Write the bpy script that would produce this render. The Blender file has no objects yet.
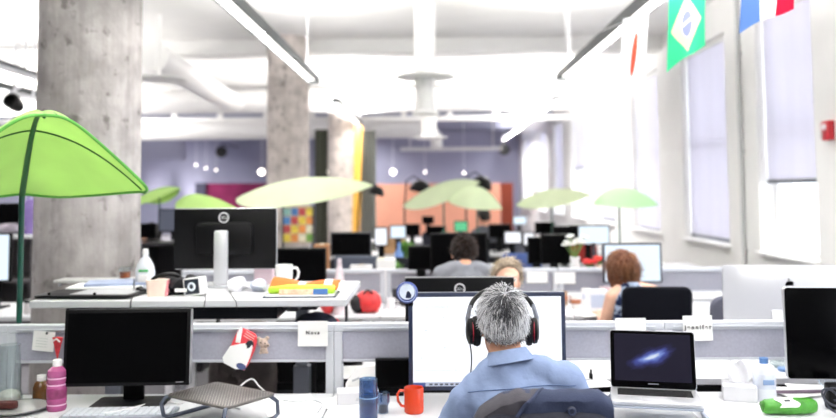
import bpy, bmesh, math, random
from mathutils import Vector, Matrix, noise
from mathutils.bvhtree import BVHTree
random.seed(7)
PI = math.pi
S = bpy.context.scene
C = S.collection

# ------------------------------------------------------------------ camera, sky, light level
FPX = 836 * 35 / 36.0
CAMZ = 1.6
_p, _psi, _a = math.atan(51 / 813), math.radians(0.846), math.radians(0.45)
_F = Vector((-math.sin(_psi) * math.cos(_p), math.cos(_psi) * math.cos(_p), math.sin(_p)))
_r0 = Vector((math.cos(_psi), math.sin(_psi), 0))
_u0 = _r0.cross(_F)
_R = _r0 * math.cos(_a) - _u0 * math.sin(_a)
_U = _u0 * math.cos(_a) + _r0 * math.sin(_a)
cd = bpy.data.cameras.new('camera')
cam = bpy.data.objects.new('camera', cd); C.objects.link(cam)
M4 = Matrix.Identity(4)
for i in range(3):
    M4[i][0] = _R[i]; M4[i][1] = _U[i]; M4[i][2] = -_F[i]
M4[0][3], M4[1][3], M4[2][3] = 0, 0, CAMZ
cam.matrix_world = M4
cd.lens = 35; cd.sensor_width = 36; cd.sensor_fit = 'HORIZONTAL'
cd.shift_x = 0; cd.shift_y = (139 - 209) / 836
cd.clip_start = 0.05; cd.clip_end = 200
cd.dof.use_dof = True; cd.dof.focus_distance = 2.75; cd.dof.aperture_fstop = 1.7
S.camera = cam

w = bpy.data.worlds.new('daylight'); S.world = w; w.use_nodes = True
bg = w.node_tree.nodes['Background']
bg.inputs[0].default_value = (0.86, 0.91, 1.0, 1); bg.inputs[1].default_value = 5.0
S.view_settings.view_transform = 'Standard'; S.view_settings.look = 'None'
S.view_settings.gamma = 1; S.view_settings.use_curve_mapping = False
S.view_settings.exposure = 0.0
LAMP = 0.48    # strength of the ceiling lamps

def at(px, py, Y):
    d = _F * FPX + _R * (px - 418) + _U * (139 - py)
    return Vector((0, 0, CAMZ)) + d * (Y / d.y)
def on(px, py, z):
    d = _F * FPX + _R * (px - 418) + _U * (139 - py)
    return Vector((0, 0, CAMZ)) + d * ((z - CAMZ) / d.z)
def sc(Y): return FPX / Y

# ------------------------------------------------------------------ materials
def lin(c):
    return c / 12.92 if c <= 0.04045 else ((c + 0.055) / 1.055) ** 2.4
def hexc(h):
    h = h.lstrip('#')
    return tuple(lin(int(h[i:i + 2], 16) / 255) for i in (0, 2, 4)) + (1,)
MATS = {}
def mat(name, col, rough=0.5, metal=0.0, spec=0.5, vary=0.0, vscale=8.0, bump=0.0, bscale=60.0, emit=0.0, trans=0.0, sss=0.0, sheen=0.0, stretch=None):
    if name in MATS: return MATS[name]
    m = bpy.data.materials.new(name); m.use_nodes = True
    nt = m.node_tree; b = nt.nodes['Principled BSDF']
    c = hexc(col) if isinstance(col, str) else col
    b.inputs['Base Color'].default_value = c
    b.inputs['Roughness'].default_value = rough
    b.inputs['Metallic'].default_value = metal
    b.inputs['Specular IOR Level'].default_value = spec
    b.inputs['Transmission Weight'].default_value = trans
    if sheen: b.inputs['Sheen Weight'].default_value = sheen
    tc = nt.nodes.new('ShaderNodeTexCoord')
    vec = tc.outputs['Object']
    if stretch:
        mp = nt.nodes.new('ShaderNodeMapping'); mp.inputs['Scale'].default_value = stretch
        nt.links.new(vec, mp.inputs['Vector']); vec = mp.outputs['Vector']
    if vary:
        n = nt.nodes.new('ShaderNodeTexNoise'); n.inputs['Scale'].default_value = vscale; n.inputs['Detail'].default_value = 5
        nt.links.new(vec, n.inputs['Vector'])
        r = nt.nodes.new('ShaderNodeValToRGB')
        r.color_ramp.elements[0].position = 0.3; r.color_ramp.elements[1].position = 0.7
        r.color_ramp.elements[0].color = tuple(max(0, x * (1 - vary)) for x in c[:3]) + (1,)
        r.color_ramp.elements[1].color = tuple(min(1, x * (1 + vary)) for x in c[:3]) + (1,)
        nt.links.new(n.outputs['Fac'], r.inputs['Fac']); nt.links.new(r.outputs['Color'], b.inputs['Base Color'])
    if bump:
        n2 = nt.nodes.new('ShaderNodeTexNoise'); n2.inputs['Scale'].default_value = bscale; n2.inputs['Detail'].default_value = 3
        nt.links.new(vec, n2.inputs['Vector'])
        bp = nt.nodes.new('ShaderNodeBump'); bp.inputs['Strength'].default_value = bump; bp.inputs['Distance'].default_value = 0.01
        nt.links.new(n2.outputs['Fac'], bp.inputs['Height']); nt.links.new(bp.outputs['Normal'], b.inputs['Normal'])
    if emit:
        b.inputs['Emission Color'].default_value = c; b.inputs['Emission Strength'].default_value = emit
    MATS[name] = m
    return m
def thin_glass(name, tint, gloss=0.08):
    if name in MATS: return MATS[name]
    m = bpy.data.materials.new(name); m.use_nodes = True; nt = m.node_tree
    nt.nodes.clear()
    o = nt.nodes.new('ShaderNodeOutputMaterial'); t = nt.nodes.new('ShaderNodeBsdfTransparent'); g = nt.nodes.new('ShaderNodeBsdfGlossy')
    lw = nt.nodes.new('ShaderNodeLayerWeight'); lw.inputs[0].default_value = 0.35
    mm = nt.nodes.new('ShaderNodeMath'); mm.operation = 'MULTIPLY_ADD'; mm.inputs[1].default_value = 0.28; mm.inputs[2].default_value = gloss; mm.use_clamp = True
    mx = nt.nodes.new('ShaderNodeMixShader')
    t.inputs[0].default_value = hexc(tint); g.inputs['Roughness'].default_value = 0.06
    nt.links.new(lw.outputs['Facing'], mm.inputs[0]); nt.links.new(mm.outputs[0], mx.inputs[0])
    nt.links.new(t.outputs[0], mx.inputs[1]); nt.links.new(g.outputs[0], mx.inputs[2]); nt.links.new(mx.outputs[0], o.inputs[0])
    MATS[name] = m
    return m
def translucent(name, col, tr=0.6, vary=0.0, vscale=6, stretch=None):
    if name in MATS: return MATS[name]
    m = bpy.data.materials.new(name); m.use_nodes = True; nt = m.node_tree
    nt.nodes.clear(); c = hexc(col)
    o = nt.nodes.new('ShaderNodeOutputMaterial'); d = nt.nodes.new('ShaderNodeBsdfDiffuse'); t = nt.nodes.new('ShaderNodeBsdfTranslucent')
    mx = nt.nodes.new('ShaderNodeMixShader'); mx.inputs[0].default_value = tr
    tc = nt.nodes.new('ShaderNodeTexCoord'); n = nt.nodes.new('ShaderNodeTexNoise'); n.inputs['Scale'].default_value = vscale
    v = tc.outputs['Object']
    if stretch:
        mp = nt.nodes.new('ShaderNodeMapping'); mp.inputs['Scale'].default_value = stretch
        nt.links.new(v, mp.inputs['Vector']); v = mp.outputs['Vector']
    nt.links.new(v, n.inputs['Vector'])
    r = nt.nodes.new('ShaderNodeValToRGB'); r.color_ramp.elements[0].position = 0.3; r.color_ramp.elements[1].position = 0.7
    r.color_ramp.elements[0].color = tuple(x * (1 - vary) for x in c[:3]) + (1,)
    r.color_ramp.elements[1].color = tuple(min(1, x * (1 + vary)) for x in c[:3]) + (1,)
    nt.links.new(n.outputs['Fac'], r.inputs['Fac'])
    for s in (d, t): nt.links.new(r.outputs['Color'], s.inputs[0])
    nt.links.new(d.outputs[0], mx.inputs[1]); nt.links.new(t.outputs[0], mx.inputs[2]); nt.links.new(mx.outputs[0], o.inputs[0])
    MATS[name] = m
    return m
def emission(name, col, strength):
    if name in MATS: return MATS[name]
    m = bpy.data.materials.new(name); m.use_nodes = True; nt = m.node_tree
    b = nt.nodes['Principled BSDF']; b.inputs['Base Color'].default_value = (0.02, 0.02, 0.02, 1)
    b.inputs['Roughness'].default_value = 0.4
    b.inputs['Emission Color'].default_value = hexc(col); b.inputs['Emission Strength'].default_value = strength
    MATS[name] = m
    return m

def concrete(name='concrete', c0='#8e8a88', c1='#b9b5b4'):
    m = bpy.data.materials.new(name); m.use_nodes = True; nt = m.node_tree; b = nt.nodes['Principled BSDF']
    b.inputs['Roughness'].default_value = 0.85; b.inputs['Specular IOR Level'].default_value = 0.2
    tc = nt.nodes.new('ShaderNodeTexCoord')
    def nz(scale, stretch, det=6):
        mp = nt.nodes.new('ShaderNodeMapping'); mp.inputs['Scale'].default_value = stretch
        nt.links.new(tc.outputs['Object'], mp.inputs['Vector'])
        n = nt.nodes.new('ShaderNodeTexNoise'); n.inputs['Scale'].default_value = scale; n.inputs['Detail'].default_value = det
        nt.links.new(mp.outputs['Vector'], n.inputs['Vector']); return n.outputs['Fac']
    def ramp(fac, p0, c0, p1, c1):
        r = nt.nodes.new('ShaderNodeValToRGB'); r.color_ramp.elements[0].position = p0; r.color_ramp.elements[1].position = p1
        r.color_ramp.elements[0].color = c0; r.color_ramp.elements[1].color = c1
        nt.links.new(fac, r.inputs['Fac']); return r.outputs['Color']
    def mul(a, c, f):
        x = nt.nodes.new('ShaderNodeMix'); x.data_type = 'RGBA'; x.blend_type = 'MULTIPLY'; x.inputs[0].default_value = f
        nt.links.new(a, x.inputs[6]); nt.links.new(c, x.inputs[7]); return x.outputs[2]
    base = ramp(nz(2.2, (1, 1, 0.6)), 0.3, hexc(c0), 0.7, hexc(c1))
    streak = ramp(nz(9, (2.2, 2.2, 0.12)), 0.32, (0.66, 0.64, 0.63, 1), 0.6, (1, 1, 1, 1))
    pit = ramp(nz(11, (1, 1, 0.9), 3), 0.30, (0.45, 0.44, 0.43, 1), 0.40, (1, 1, 1, 1))
    c = mul(mul(base, streak, 0.45), pit, 0.85)
    patch = ramp(nz(6.5, (1, 1, 1), 5), 0.36, (.76, .75, .74, 1), 0.62, (1.16, 1.15, 1.14, 1))
    c = mul(c, patch, 0.8)
    nt.links.new(c, b.inputs['Base Color'])
    bp = nt.nodes.new('ShaderNodeBump'); bp.inputs['Strength'].default_value = 0.35; bp.inputs['Distance'].default_value = 0.02
    nt.links.new(nz(22, (1, 1, 0.6)), bp.inputs['Height']); nt.links.new(bp.outputs['Normal'], b.inputs['Normal'])
    return m

def galaxy():
    m = bpy.data.materials.new('galaxy_wallpaper'); m.use_nodes = True; nt = m.node_tree; b = nt.nodes['Principled BSDF']
    b.inputs['Base Color'].default_value = (0.006, 0.006, 0.009, 1); b.inputs['Roughness'].default_value = 0.3; b.inputs['Specular IOR Level'].default_value = 0.05
    tc = nt.nodes.new('ShaderNodeTexCoord')
    mp = nt.nodes.new('ShaderNodeMapping'); mp.vector_type = 'TEXTURE'
    mp.inputs['Location'].default_value = (0.0, 0, 0.118); mp.inputs['Rotation'].default_value = (0, math.radians(-24), 0)
    mp.inputs['Scale'].default_value = (0.19, 1, 0.07)
    nt.links.new(tc.outputs['Object'], mp.inputs['Vector'])
    n = nt.nodes.new('ShaderNodeTexNoise'); n.inputs['Scale'].default_value = 2.2; n.inputs['Detail'].default_value = 6
    nt.links.new(mp.outputs['Vector'], n.inputs['Vector'])
    ln = nt.nodes.new('ShaderNodeVectorMath'); ln.operation = 'LENGTH'
    fl = nt.nodes.new('ShaderNodeVectorMath'); fl.operation = 'MULTIPLY'; fl.inputs[1].default_value = (1, 0, 1)
    nt.links.new(mp.outputs['Vector'], fl.inputs[0]); nt.links.new(fl.outputs[0], ln.inputs[0])
    ma = nt.nodes.new('ShaderNodeMath'); ma.operation = 'MULTIPLY_ADD'; ma.inputs[1].default_value = 0.7; 
    nt.links.new(n.outputs['Fac'], ma.inputs[0]); nt.links.new(ln.outputs['Value'], ma.inputs[2])
    r = nt.nodes.new('ShaderNodeValToRGB'); e = r.color_ramp.elements
    e[0].position = 0.40; e[0].color = (0.75, 0.85, 1.0, 1); e[1].position = 1.45 / 1.6; e[1].color = (0.012, 0.010, 0.022, 1)
    for p, c in ((0.5, (0.22, 0.32, 0.75, 1)), (0.62, (0.07, 0.09, 0.36, 1)), (0.76, (0.025, 0.025, 0.09, 1))):
        x = e.new(p); x.color = c
    nt.links.new(ma.outputs[0], r.inputs['Fac'])
    nt.links.new(r.outputs['Color'], b.inputs['Emission Color']); b.inputs['Emission Strength'].default_value = 0.9
    return m

# ------------------------------------------------------------------ mesh building
class MB:
    def __init__(s): s.bm = bmesh.new()
    def _post(s, vs, M):
        if M is not None: bmesh.ops.transform(s.bm, matrix=M, verts=vs)
    def box(s, c, d, bev=0.0, M=None, seg=2):
        r = bmesh.ops.create_cube(s.bm, size=1.0); vs = r['verts']
        bmesh.ops.scale(s.bm, vec=Vector(d), verts=vs)
        if bev > 0:
            bev = min(bev, min(d) * 0.49)
            es = list({e for v in vs for e in v.link_edges})
            rb = bmesh.ops.bevel(s.bm, geom=es, offset=bev, segments=seg, affect='EDGES', profile=0.5)
            vs = list({v for f in rb['faces'] for v in f.verts} | {v for v in vs if v.is_valid})
        bmesh.ops.translate(s.bm, vec=Vector(c), verts=vs)
        s._post(vs, M); return s
    def prism(s, pts, d, bev=0.0, M=None):
        """outline pts in local x,z extruded along y from -d/2 to d/2"""
        n = len(pts)
        a = [s.bm.verts.new((x, -d / 2, z)) for x, z in pts]; b = [s.bm.verts.new((x, d / 2, z)) for x, z in pts]
        f0 = s.bm.faces.new(a); f1 = s.bm.faces.new(b[::-1])
        for i in range(n):
            s.bm.faces.new((a[i], b[i], b[(i + 1) % n], a[(i + 1) % n]))
        vs = a + b
        bmesh.ops.recalc_face_normals(s.bm, faces=list({f for v in vs for f in v.link_faces}))
        if bev > 0:
            es = list(f0.edges) + list(f1.edges)
            rb = bmesh.ops.bevel(s.bm, geom=es, offset=bev, segments=2, affect='EDGES', profile=0.5)
            vs = list({v for f in rb['faces'] for v in f.verts} | {v for v in vs if v.is_valid})
        s._post(vs, M); return s
    def rrect(s, w, h, d, r, bev=0.0, M=None, n=5, c=(0, 0)):
        pts = []
        for cx, cz, a0 in ((w / 2 - r, h / 2 - r, 0), (-w / 2 + r, h / 2 - r, 90), (-w / 2 + r, -h / 2 + r, 180), (w / 2 - r, -h / 2 + r, 270)):
            for k in range(n + 1):
                t = math.radians(a0 + 90 * k / n); pts.append((c[0] + cx + r * math.cos(t), c[1] + cz + r * math.sin(t)))
        return s.prism(pts, d, bev, M)
    def lathe(s, prof, c=(0, 0, 0), seg=24, M=None, sx=1.0, sy=1.0):
        rings = []
        for r, z in prof:
            if r < 1e-6: rings.append([s.bm.verts.new((c[0], c[1], c[2] + z))])
            else: rings.append([s.bm.verts.new((c[0] + sx * r * math.cos(2 * PI * k / seg), c[1] + sy * r * math.sin(2 * PI * k / seg), c[2] + z)) for k in range(seg)])
        for A, B in zip(rings, rings[1:]):
            for k in range(seg):
                k2 = (k + 1) % seg
                if len(A) == 1 and len(B) == 1: continue
                if len(A) == 1: s.bm.faces.new((A[0], B[k2], B[k]))
                elif len(B) == 1: s.bm.faces.new((A[k], A[k2], B[0]))
                else: s.bm.faces.new((A[k], A[k2], B[k2], B[k]))
        vs = [v for R in rings for v in R]
        s._post(vs, M); return s
    def tube(s, pts, r, seg=8, M=None, cap=True, closed=False):
        pts = [Vector(p) for p in pts]; n = len(pts)
        rr = r if isinstance(r, (list, tuple)) else [r] * n
        rings = []; up = None
        for i, p in enumerate(pts):
            if closed: t = pts[(i + 1) % n] - pts[i - 1]
            else: t = pts[min(i + 1, n - 1)] - pts[max(i - 1, 0)]
            if t.length < 1e-9: t = Vector((0, 0, 1))
            t.normalize()
            if up is None:
                up = Vector((0, 0, 1)) if abs(t.z) < 0.9 else Vector((1, 0, 0))
            x = t.cross(up)
            if x.length < 1e-6: x = t.orthogonal()
            x.normalize(); up = x.cross(t).normalized()
            rings.append([s.bm.verts.new(p + (x * math.cos(2 * PI * k / seg) + up * math.sin(2 * PI * k / seg)) * rr[i]) for k in range(seg)])
        m = n if closed else n - 1
        for i in range(m):
            A, B = rings[i], rings[(i + 1) % n]
            for k in range(seg):
                s.bm.faces.new((A[k], A[(k + 1) % seg], B[(k + 1) % seg], B[k]))
        if cap and not closed:
            s.bm.faces.new(rings[0][::-1]); s.bm.faces.new(rings[-1])
        vs = [v for R in rings for v in R]
        s._post(vs, M); return s
    def cyl(s, p0, p1, r0, r1=None, seg=20, M=None):
        return s.tube([p0, p1], [r0, r1 if r1 is not None else r0], seg, M)
    def ell(s, c, r, M=None, sub=3):
        vs = bmesh.ops.create_icosphere(s.bm, subdivisions=sub, radius=1.0)['verts']
        bmesh.ops.scale(s.bm, vec=Vector(r), verts=vs)
        if M is not None: bmesh.ops.transform(s.bm, matrix=M, verts=vs)
        bmesh.ops.translate(s.bm, vec=Vector(c), verts=vs); return s
    def cap(s, p0, r0, p1, r1, sub=2):
        s.ell(p0, (r0,) * 3, sub=sub); s.ell(p1, (r1,) * 3, sub=sub); return s.cyl(p0, p1, r0, r1, 14)
    def chain(s, pr):
        for (a, ra), (b, rb) in zip(pr, pr[1:]): s.cap(a, ra, b, rb)
        return s
    def loft(s, rings, seg=24, pw=2.0):
        """rings (cx,cy,cz,rx,ry) stacked, capped"""
        R = []
        for cx, cy, cz, rx, ry in rings:
            row = []
            for k in range(seg):
                t = 2 * PI * k / seg; c_, s_ = math.cos(t), math.sin(t)
                row.append(s.bm.verts.new((cx + rx * math.copysign(abs(c_) ** (2 / pw), c_), cy + ry * math.copysign(abs(s_) ** (2 / pw), s_), cz)))
            R.append(row)
        for A, B in zip(R, R[1:]):
            for k in range(seg): s.bm.faces.new((A[k], A[(k + 1) % seg], B[(k + 1) % seg], B[k]))
        s.bm.faces.new(R[0][::-1]); s.bm.faces.new(R[-1]); return s
    def grid(s, fn, nu, nv, th=0.0, both=True):
        """surface fn(u,v) with thickness th along its normal"""
        V = [[s.bm.verts.new(fn(i / nu, j / nv)) for j in range(nv + 1)] for i in range(nu + 1)]
        fs = [s.bm.faces.new((V[i][j], V[i + 1][j], V[i + 1][j + 1], V[i][j + 1])) for i in range(nu) for j in range(nv)]
        if th:
            bmesh.ops.recalc_face_normals(s.bm, faces=fs)
            bmesh.ops.solidify(s.bm, geom=fs, thickness=th)
        return s
    def jitter(s, amt, scale, seed=0.0):
        for v in s.bm.verts:
            n = noise.noise_vector(v.co * scale + Vector((seed, seed * 1.7, seed * .3)))
            v.co += n * amt
        return s
    def build(s, name, m, parent=None, smooth=True, loc=None, rot=None, fix=True):
        if fix: bmesh.ops.recalc_face_normals(s.bm, faces=s.bm.faces[:])
        me = bpy.data.meshes.new(name); s.bm.to_mesh(me); s.bm.free()
        return mkobj(name, me, m, parent, smooth, loc, rot)
def mkobj(name, me, m, parent=None, smooth=True, loc=None, rot=None):
    if m is not None:
        me.materials.clear(); me.materials.append(m)
    if smooth:
        for p in me.polygons: p.use_smooth = True
        try: me.set_sharp_from_angle(angle=math.radians(38))
        except Exception: pass
    o = bpy.data.objects.new(name, me); C.objects.link(o)
    if parent is not None: o.parent = parent
    if loc is not None: o.location = loc
    if rot is not None: o.rotation_euler = rot
    return o
def tag(o, label, cat, group=None, kind=None):
    o['label'] = label; o['category'] = cat
    if group: o['group'] = group
    if kind: o['kind'] = kind
    return o
def thing(name, label, cat, loc=(0, 0, 0), rz=0.0, group=None, kind=None, rot=None, scale=None):
    o = bpy.data.objects.new(name, None); C.objects.link(o); o.empty_display_size = 0.05
    o.location = loc; o.rotation_euler = rot if rot else (0, 0, rz)
    if scale: o.scale = (scale,) * 3
    return tag(o, label, cat, group, kind)
def lab(o, s): o['label'] = s; return o
def dup(root, loc, rz=None, label=None):
    r = root.copy(); C.objects.link(r); r.location = loc
    if rz is not None: r.rotation_euler = (0, 0, rz)
    if label: r['label'] = label
    for ch in list(root.children):
        c = ch.copy(); C.objects.link(c); c.parent = r
        for g in ch.children:
            d = g.copy(); C.objects.link(d); d.parent = c
    return r
def fuse(mb, voxel, it=6, fac=0.5):
    me = bpy.data.meshes.new('fuse'); mb.bm.to_mesh(me); mb.bm.free()
    o = bpy.data.objects.new('fuse', me); C.objects.link(o)
    md = o.modifiers.new('r', 'REMESH'); md.mode = 'VOXEL'; md.voxel_size = voxel
    if it:
        sm = o.modifiers.new('s', 'SMOOTH'); sm.iterations = it; sm.factor = fac
    dg = bpy.context.evaluated_depsgraph_get()
    out = bpy.data.meshes.new_from_object(o.evaluated_get(dg))
    bpy.data.objects.remove(o); bpy.data.meshes.remove(me)
    return out
def text(name, s, size, m, parent, loc, rot, align='CENTER', ext=0.0006, spacing=1.0, bold=0.0):
    cu = bpy.data.curves.new('t', 'FONT'); cu.body = s; cu.size = size; cu.align_x = align; cu.align_y = 'CENTER'; cu.extrude = ext; cu.space_character = spacing; cu.offset = size * bold
    o = bpy.data.objects.new('t', cu); C.objects.link(o)
    dg = bpy.context.evaluated_depsgraph_get()
    me = bpy.data.meshes.new_from_object(o.evaluated_get(dg))
    bpy.data.objects.remove(o)
    return mkobj(name, me, m, parent, False, loc, rot)
def Rz(a): return Matrix.Rotation(a, 4, 'Z')
def Rx(a): return Matrix.Rotation(a, 4, 'X')
def Ry(a): return Matrix.Rotation(a, 4, 'Y')
def T(x, y, z): return Matrix.Translation((x, y, z))

WHITE = mat('white_laminate', '#d4d5d8', 0.45, spec=0.35)
WPAINT = mat('white_paint', '#f1f0ee', 0.8, spec=0.2, vary=0.03, vscale=2)
WMETAL = mat('white_metal', '#ececf0', 0.4)
SILVER = mat('silver_metal', '#c3c4c8', 0.32, metal=0.75)
ALU = mat('aluminium', '#d9dade', 0.35, metal=0.45)
LAPALU = mat('laptop_aluminium', '#c9cace', 0.35, metal=0.5)
BLACKP = mat('black_plastic', '#08080a', 0.45, spec=0.15)
BLACKG = mat('black_glass', '#030304', 0.2, spec=0.06)
BLACKM = mat('matt_screen', '#040405', 0.5, spec=0.03)
DKGREY = mat('dark_grey_plastic', '#2a2b30', 0.5)
GREYFAB = mat('grey_fabric', '#a6a7b4', 0.95, spec=0.1, vary=0.06, vscale=90, bump=0.15, bscale=400)
PAPER = mat('paper', '#f4f4f2', 0.8, spec=0.1)
INK = mat('ink', '#26262a', 0.7)
WCERAM = mat('white_ceramic', '#f4f4f3', 0.15, spec=0.5)
CABLE_W = mat('white_cable', '#e9e9ea', 0.45)
CABLE_B = mat('dark_cable', '#16171c', 0.45)
CONC = concrete()
CONC_HAZE = concrete('concrete_haze_tint', '#b9b1ac', '#e2dad5')  # same concrete lightened: haze over the far columns put into the colour
SCREENW = emission('lit_white_screen', '#f6f8ff', 1.15)
SCREENB = emission('lit_pale_screen', '#dfeefa', 1.2)
SCREENG = emission('lit_green_screen', '#5ed79a', 0.9)

# ------------------------------------------------------------------ large lights inside the hanging lamp runs
def area(name, loc, rot, sx, sy, power, col=(1, 0.98, 0.95), parent=None):
    l = bpy.data.lights.new(name, 'AREA'); l.shape = 'RECTANGLE'; l.size = sx; l.size_y = sy; l.energy = power * LAMP; l.color = col
    o = bpy.data.objects.new(name, l); C.objects.link(o); o.location = loc; o.rotation_euler = rot
    if parent: o.parent = parent
    return o
DIFF = emission('lamp_diffuser', '#fffdf8', 3.0)
LGREY = mat('lamp_housing_grey', '#34393b', 0.5)
def pendant(label, X, z, y0, y1, wdt=0.13, down=260, up=420, hous=LGREY, wires=True, per=1.4):
    L = y1 - y0
    t = thing('linear_pendant_lamp', label, 'lamp', (X, (y0 + y1) / 2, z), group=None)
    m = MB(); hw = wdt / 2
    m.box((-hw + .008, 0, .045), (.016, L, .09)); m.box((hw - .008, 0, .045), (.016, L, .09)); m.box((0, 0, .082), (wdt - .03, L, .016))
    m.box((0, -L / 2 + .006, .045), (wdt, .012, .09)); m.box((0, L / 2 - .006, .045), (wdt, .012, .09))
    m.build('housing', hous, t, False)
    m = MB(); m.box((0, 0, .05), (wdt - .034, L - .03, .012)); m.build('diffuser', DIFF, t, False)
    m = MB(); n = max(2, int(L / per))
    for k in range(1, n): m.box((0, -L / 2 + L * k / n, .03), (wdt - .034, .014, .028))
    m.build('louvre', WMETAL, t, False)
    if wires:
        for k in (-.45, 0, .45):
            m = MB(); m.cyl((0, L * k, .09), (0, L * k, 3.9 - z), .004, seg=6); m.build('suspension_wire', WMETAL, t)
    area('down_light', (0, 0, .035), (0, 0, 0), wdt - .03, L - .1, down, parent=t)
    area('up_light', (0, 0, .10), (PI, 0, 0), wdt - .02, L - .1, up, parent=t)
    return t
pendant('long linear ceiling lamp hanging over the desks left of the middle', -1.40, 2.9, -2.6, 9.85, up=720)
pendant('long linear ceiling lamp hanging over the desks near the windows', 1.585, 2.9, -2.6, 9.75, down=330, up=600)
pendant('shorter white linear lamp hanging by the far windows', 2.1, 3.05, 13.4, 20.2, down=450, up=900, hous=WMETAL)
pendant('short linear lamp hanging beyond the concrete columns', -1.56, 3.05, 13.4, 18.0, down=220, up=850)
pendant('linear lamp hanging left of the row of columns', -5.6, 2.95, 4.0, 14.0, down=420, up=600)
pendant('linear lamp at the far left side of the office', -9.3, 2.95, 4.0, 19.5, down=260, up=500)
pendant('added low linear lamp behind the thick column, brightening the lower duct', -8.0, 2.6, 15.0, 20.8, down=260, up=1100)  # extra run put in to light the lower duct, tucked behind the column
pendant('added linear lamp beyond the far concrete column, brightening the end wall', -2.15, 3.55, 24.6, 30.6, down=900, up=120, hous=WMETAL)  # added run, there only to raise the light on the end wall
pendant('added linear lamp brightening the left part of the far end wall', -9.0, 3.6, 24.6, 28.6, down=1500, up=200, wires=True, hous=WMETAL)  # invented run that throws more light on the left end wall
pendant('added linear lamp brightening the far right end of the office', 2.75, 3.45, 24.6, 30.5, down=520, up=120, wires=True, hous=WMETAL)  # supplementary run, added to lift the terracotta partition and right end wall

# ------------------------------------------------------------------ the room
XL, XR, YF, YB, ZC = -12.0, 3.5, -3.5, 32.0, 3.9
def struct(o, label, cat):
    return tag(o, label, cat, kind='structure')
FLOOR = mat('grey_carpet', '#77757a', 0.95, spec=0.1, vary=0.12, vscale=30)
BACKW = mat('lavender_grey_paint', '#a2a3b8', 0.85, spec=0.15, vary=0.03, vscale=1.2)
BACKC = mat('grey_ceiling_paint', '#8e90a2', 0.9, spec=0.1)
m = MB(); m.box(((XL + XR) / 2 + .2, (YF + YB) / 2, -.1), (XR - XL + 1, YB - YF + .6, .2)); struct(m.build('floor', FLOOR, smooth=False), 'grey carpet floor of the open office', 'floor')
m = MB(); m.box(((XL + XR) / 2 + .2, (YF + 23) / 2, ZC + .1), (XR - XL + 1, 23 - YF, .2)); struct(m.build('ceiling', WPAINT, smooth=False), 'white painted concrete ceiling above the desks', 'ceiling')
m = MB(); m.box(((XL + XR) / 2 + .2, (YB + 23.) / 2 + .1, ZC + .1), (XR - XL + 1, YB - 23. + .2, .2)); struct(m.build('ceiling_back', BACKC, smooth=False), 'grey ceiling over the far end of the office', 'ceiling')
m = MB(); m.box(((XL + XR) / 2, YB + .1, ZC / 2), (XR - XL + .8, .2, ZC)); struct(m.build('wall_back', BACKW, smooth=False), 'lavender grey far end wall', 'wall')
m = MB(); m.box((XL - .1, (YF + YB) / 2, ZC / 2), (.2, YB - YF, ZC)); struct(m.build('wall_left', BACKW, smooth=False), 'lavender grey wall on the left side', 'wall')
m = MB(); m.box(((XL + XR) / 2, YF - .1, ZC / 2), (XR - XL + .8, .2, ZC)); struct(m.build('wall_front', mat('grey_wall_paint', '#9a999b', .9, spec=.1), smooth=False), 'plain wall behind the viewer', 'wall')
WIN = [(-2.6, -.7), (.8, 2.7), (4.1, 6.0), (7.43, 8.72), (9.62, 11.3), (12.5, 14.1), (15.5, 17.1), (18.4, 20.2), (21.5, 23.2), (24.6, 26.4), (28.2, 30.6)]
ZS, ZH, WT = 0.9, 3.45, 0.36
m = MB()
m.box((XR + WT / 2, (YF + YB) / 2, ZS / 2), (WT, YB - YF, ZS)); m.box((XR + WT / 2, (YF + YB) / 2, (ZH + ZC) / 2), (WT, YB - YF, ZC - ZH))
ed = [YF] + [y for p in WIN for y in p] + [YB]
for a_, b_ in zip(ed[0::2], ed[1::2]): m.box((XR + WT / 2, (a_ + b_) / 2, (ZS + ZH) / 2), (WT, b_ - a_, ZH - ZS))
struct(m.build('wall_right', WPAINT, smooth=False), 'white wall with tall windows along the right side', 'wall')
PANE = thin_glass('window_glass', '#ffffff', 0.02)
ALUK = mat('dark_blind_bar', '#6b6f76', 0.4, metal=.3)
BLIND = translucent('blind_cloth', '#dbd9e0', 0.5, 0.03, 1.5, (1, 3, .3))
blind_to = {3: 1.68, 4: .98, 5: .95, 6: 1.0, 7: 2.1, 8: 1.4, 9: 2.4, 10: 2.8, 2: 1.9, 1: 2.0, 0: 2.0}
wordn = ['first', 'second', 'third', 'fourth', 'fifth', 'sixth', 'seventh', 'eighth']
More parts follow.
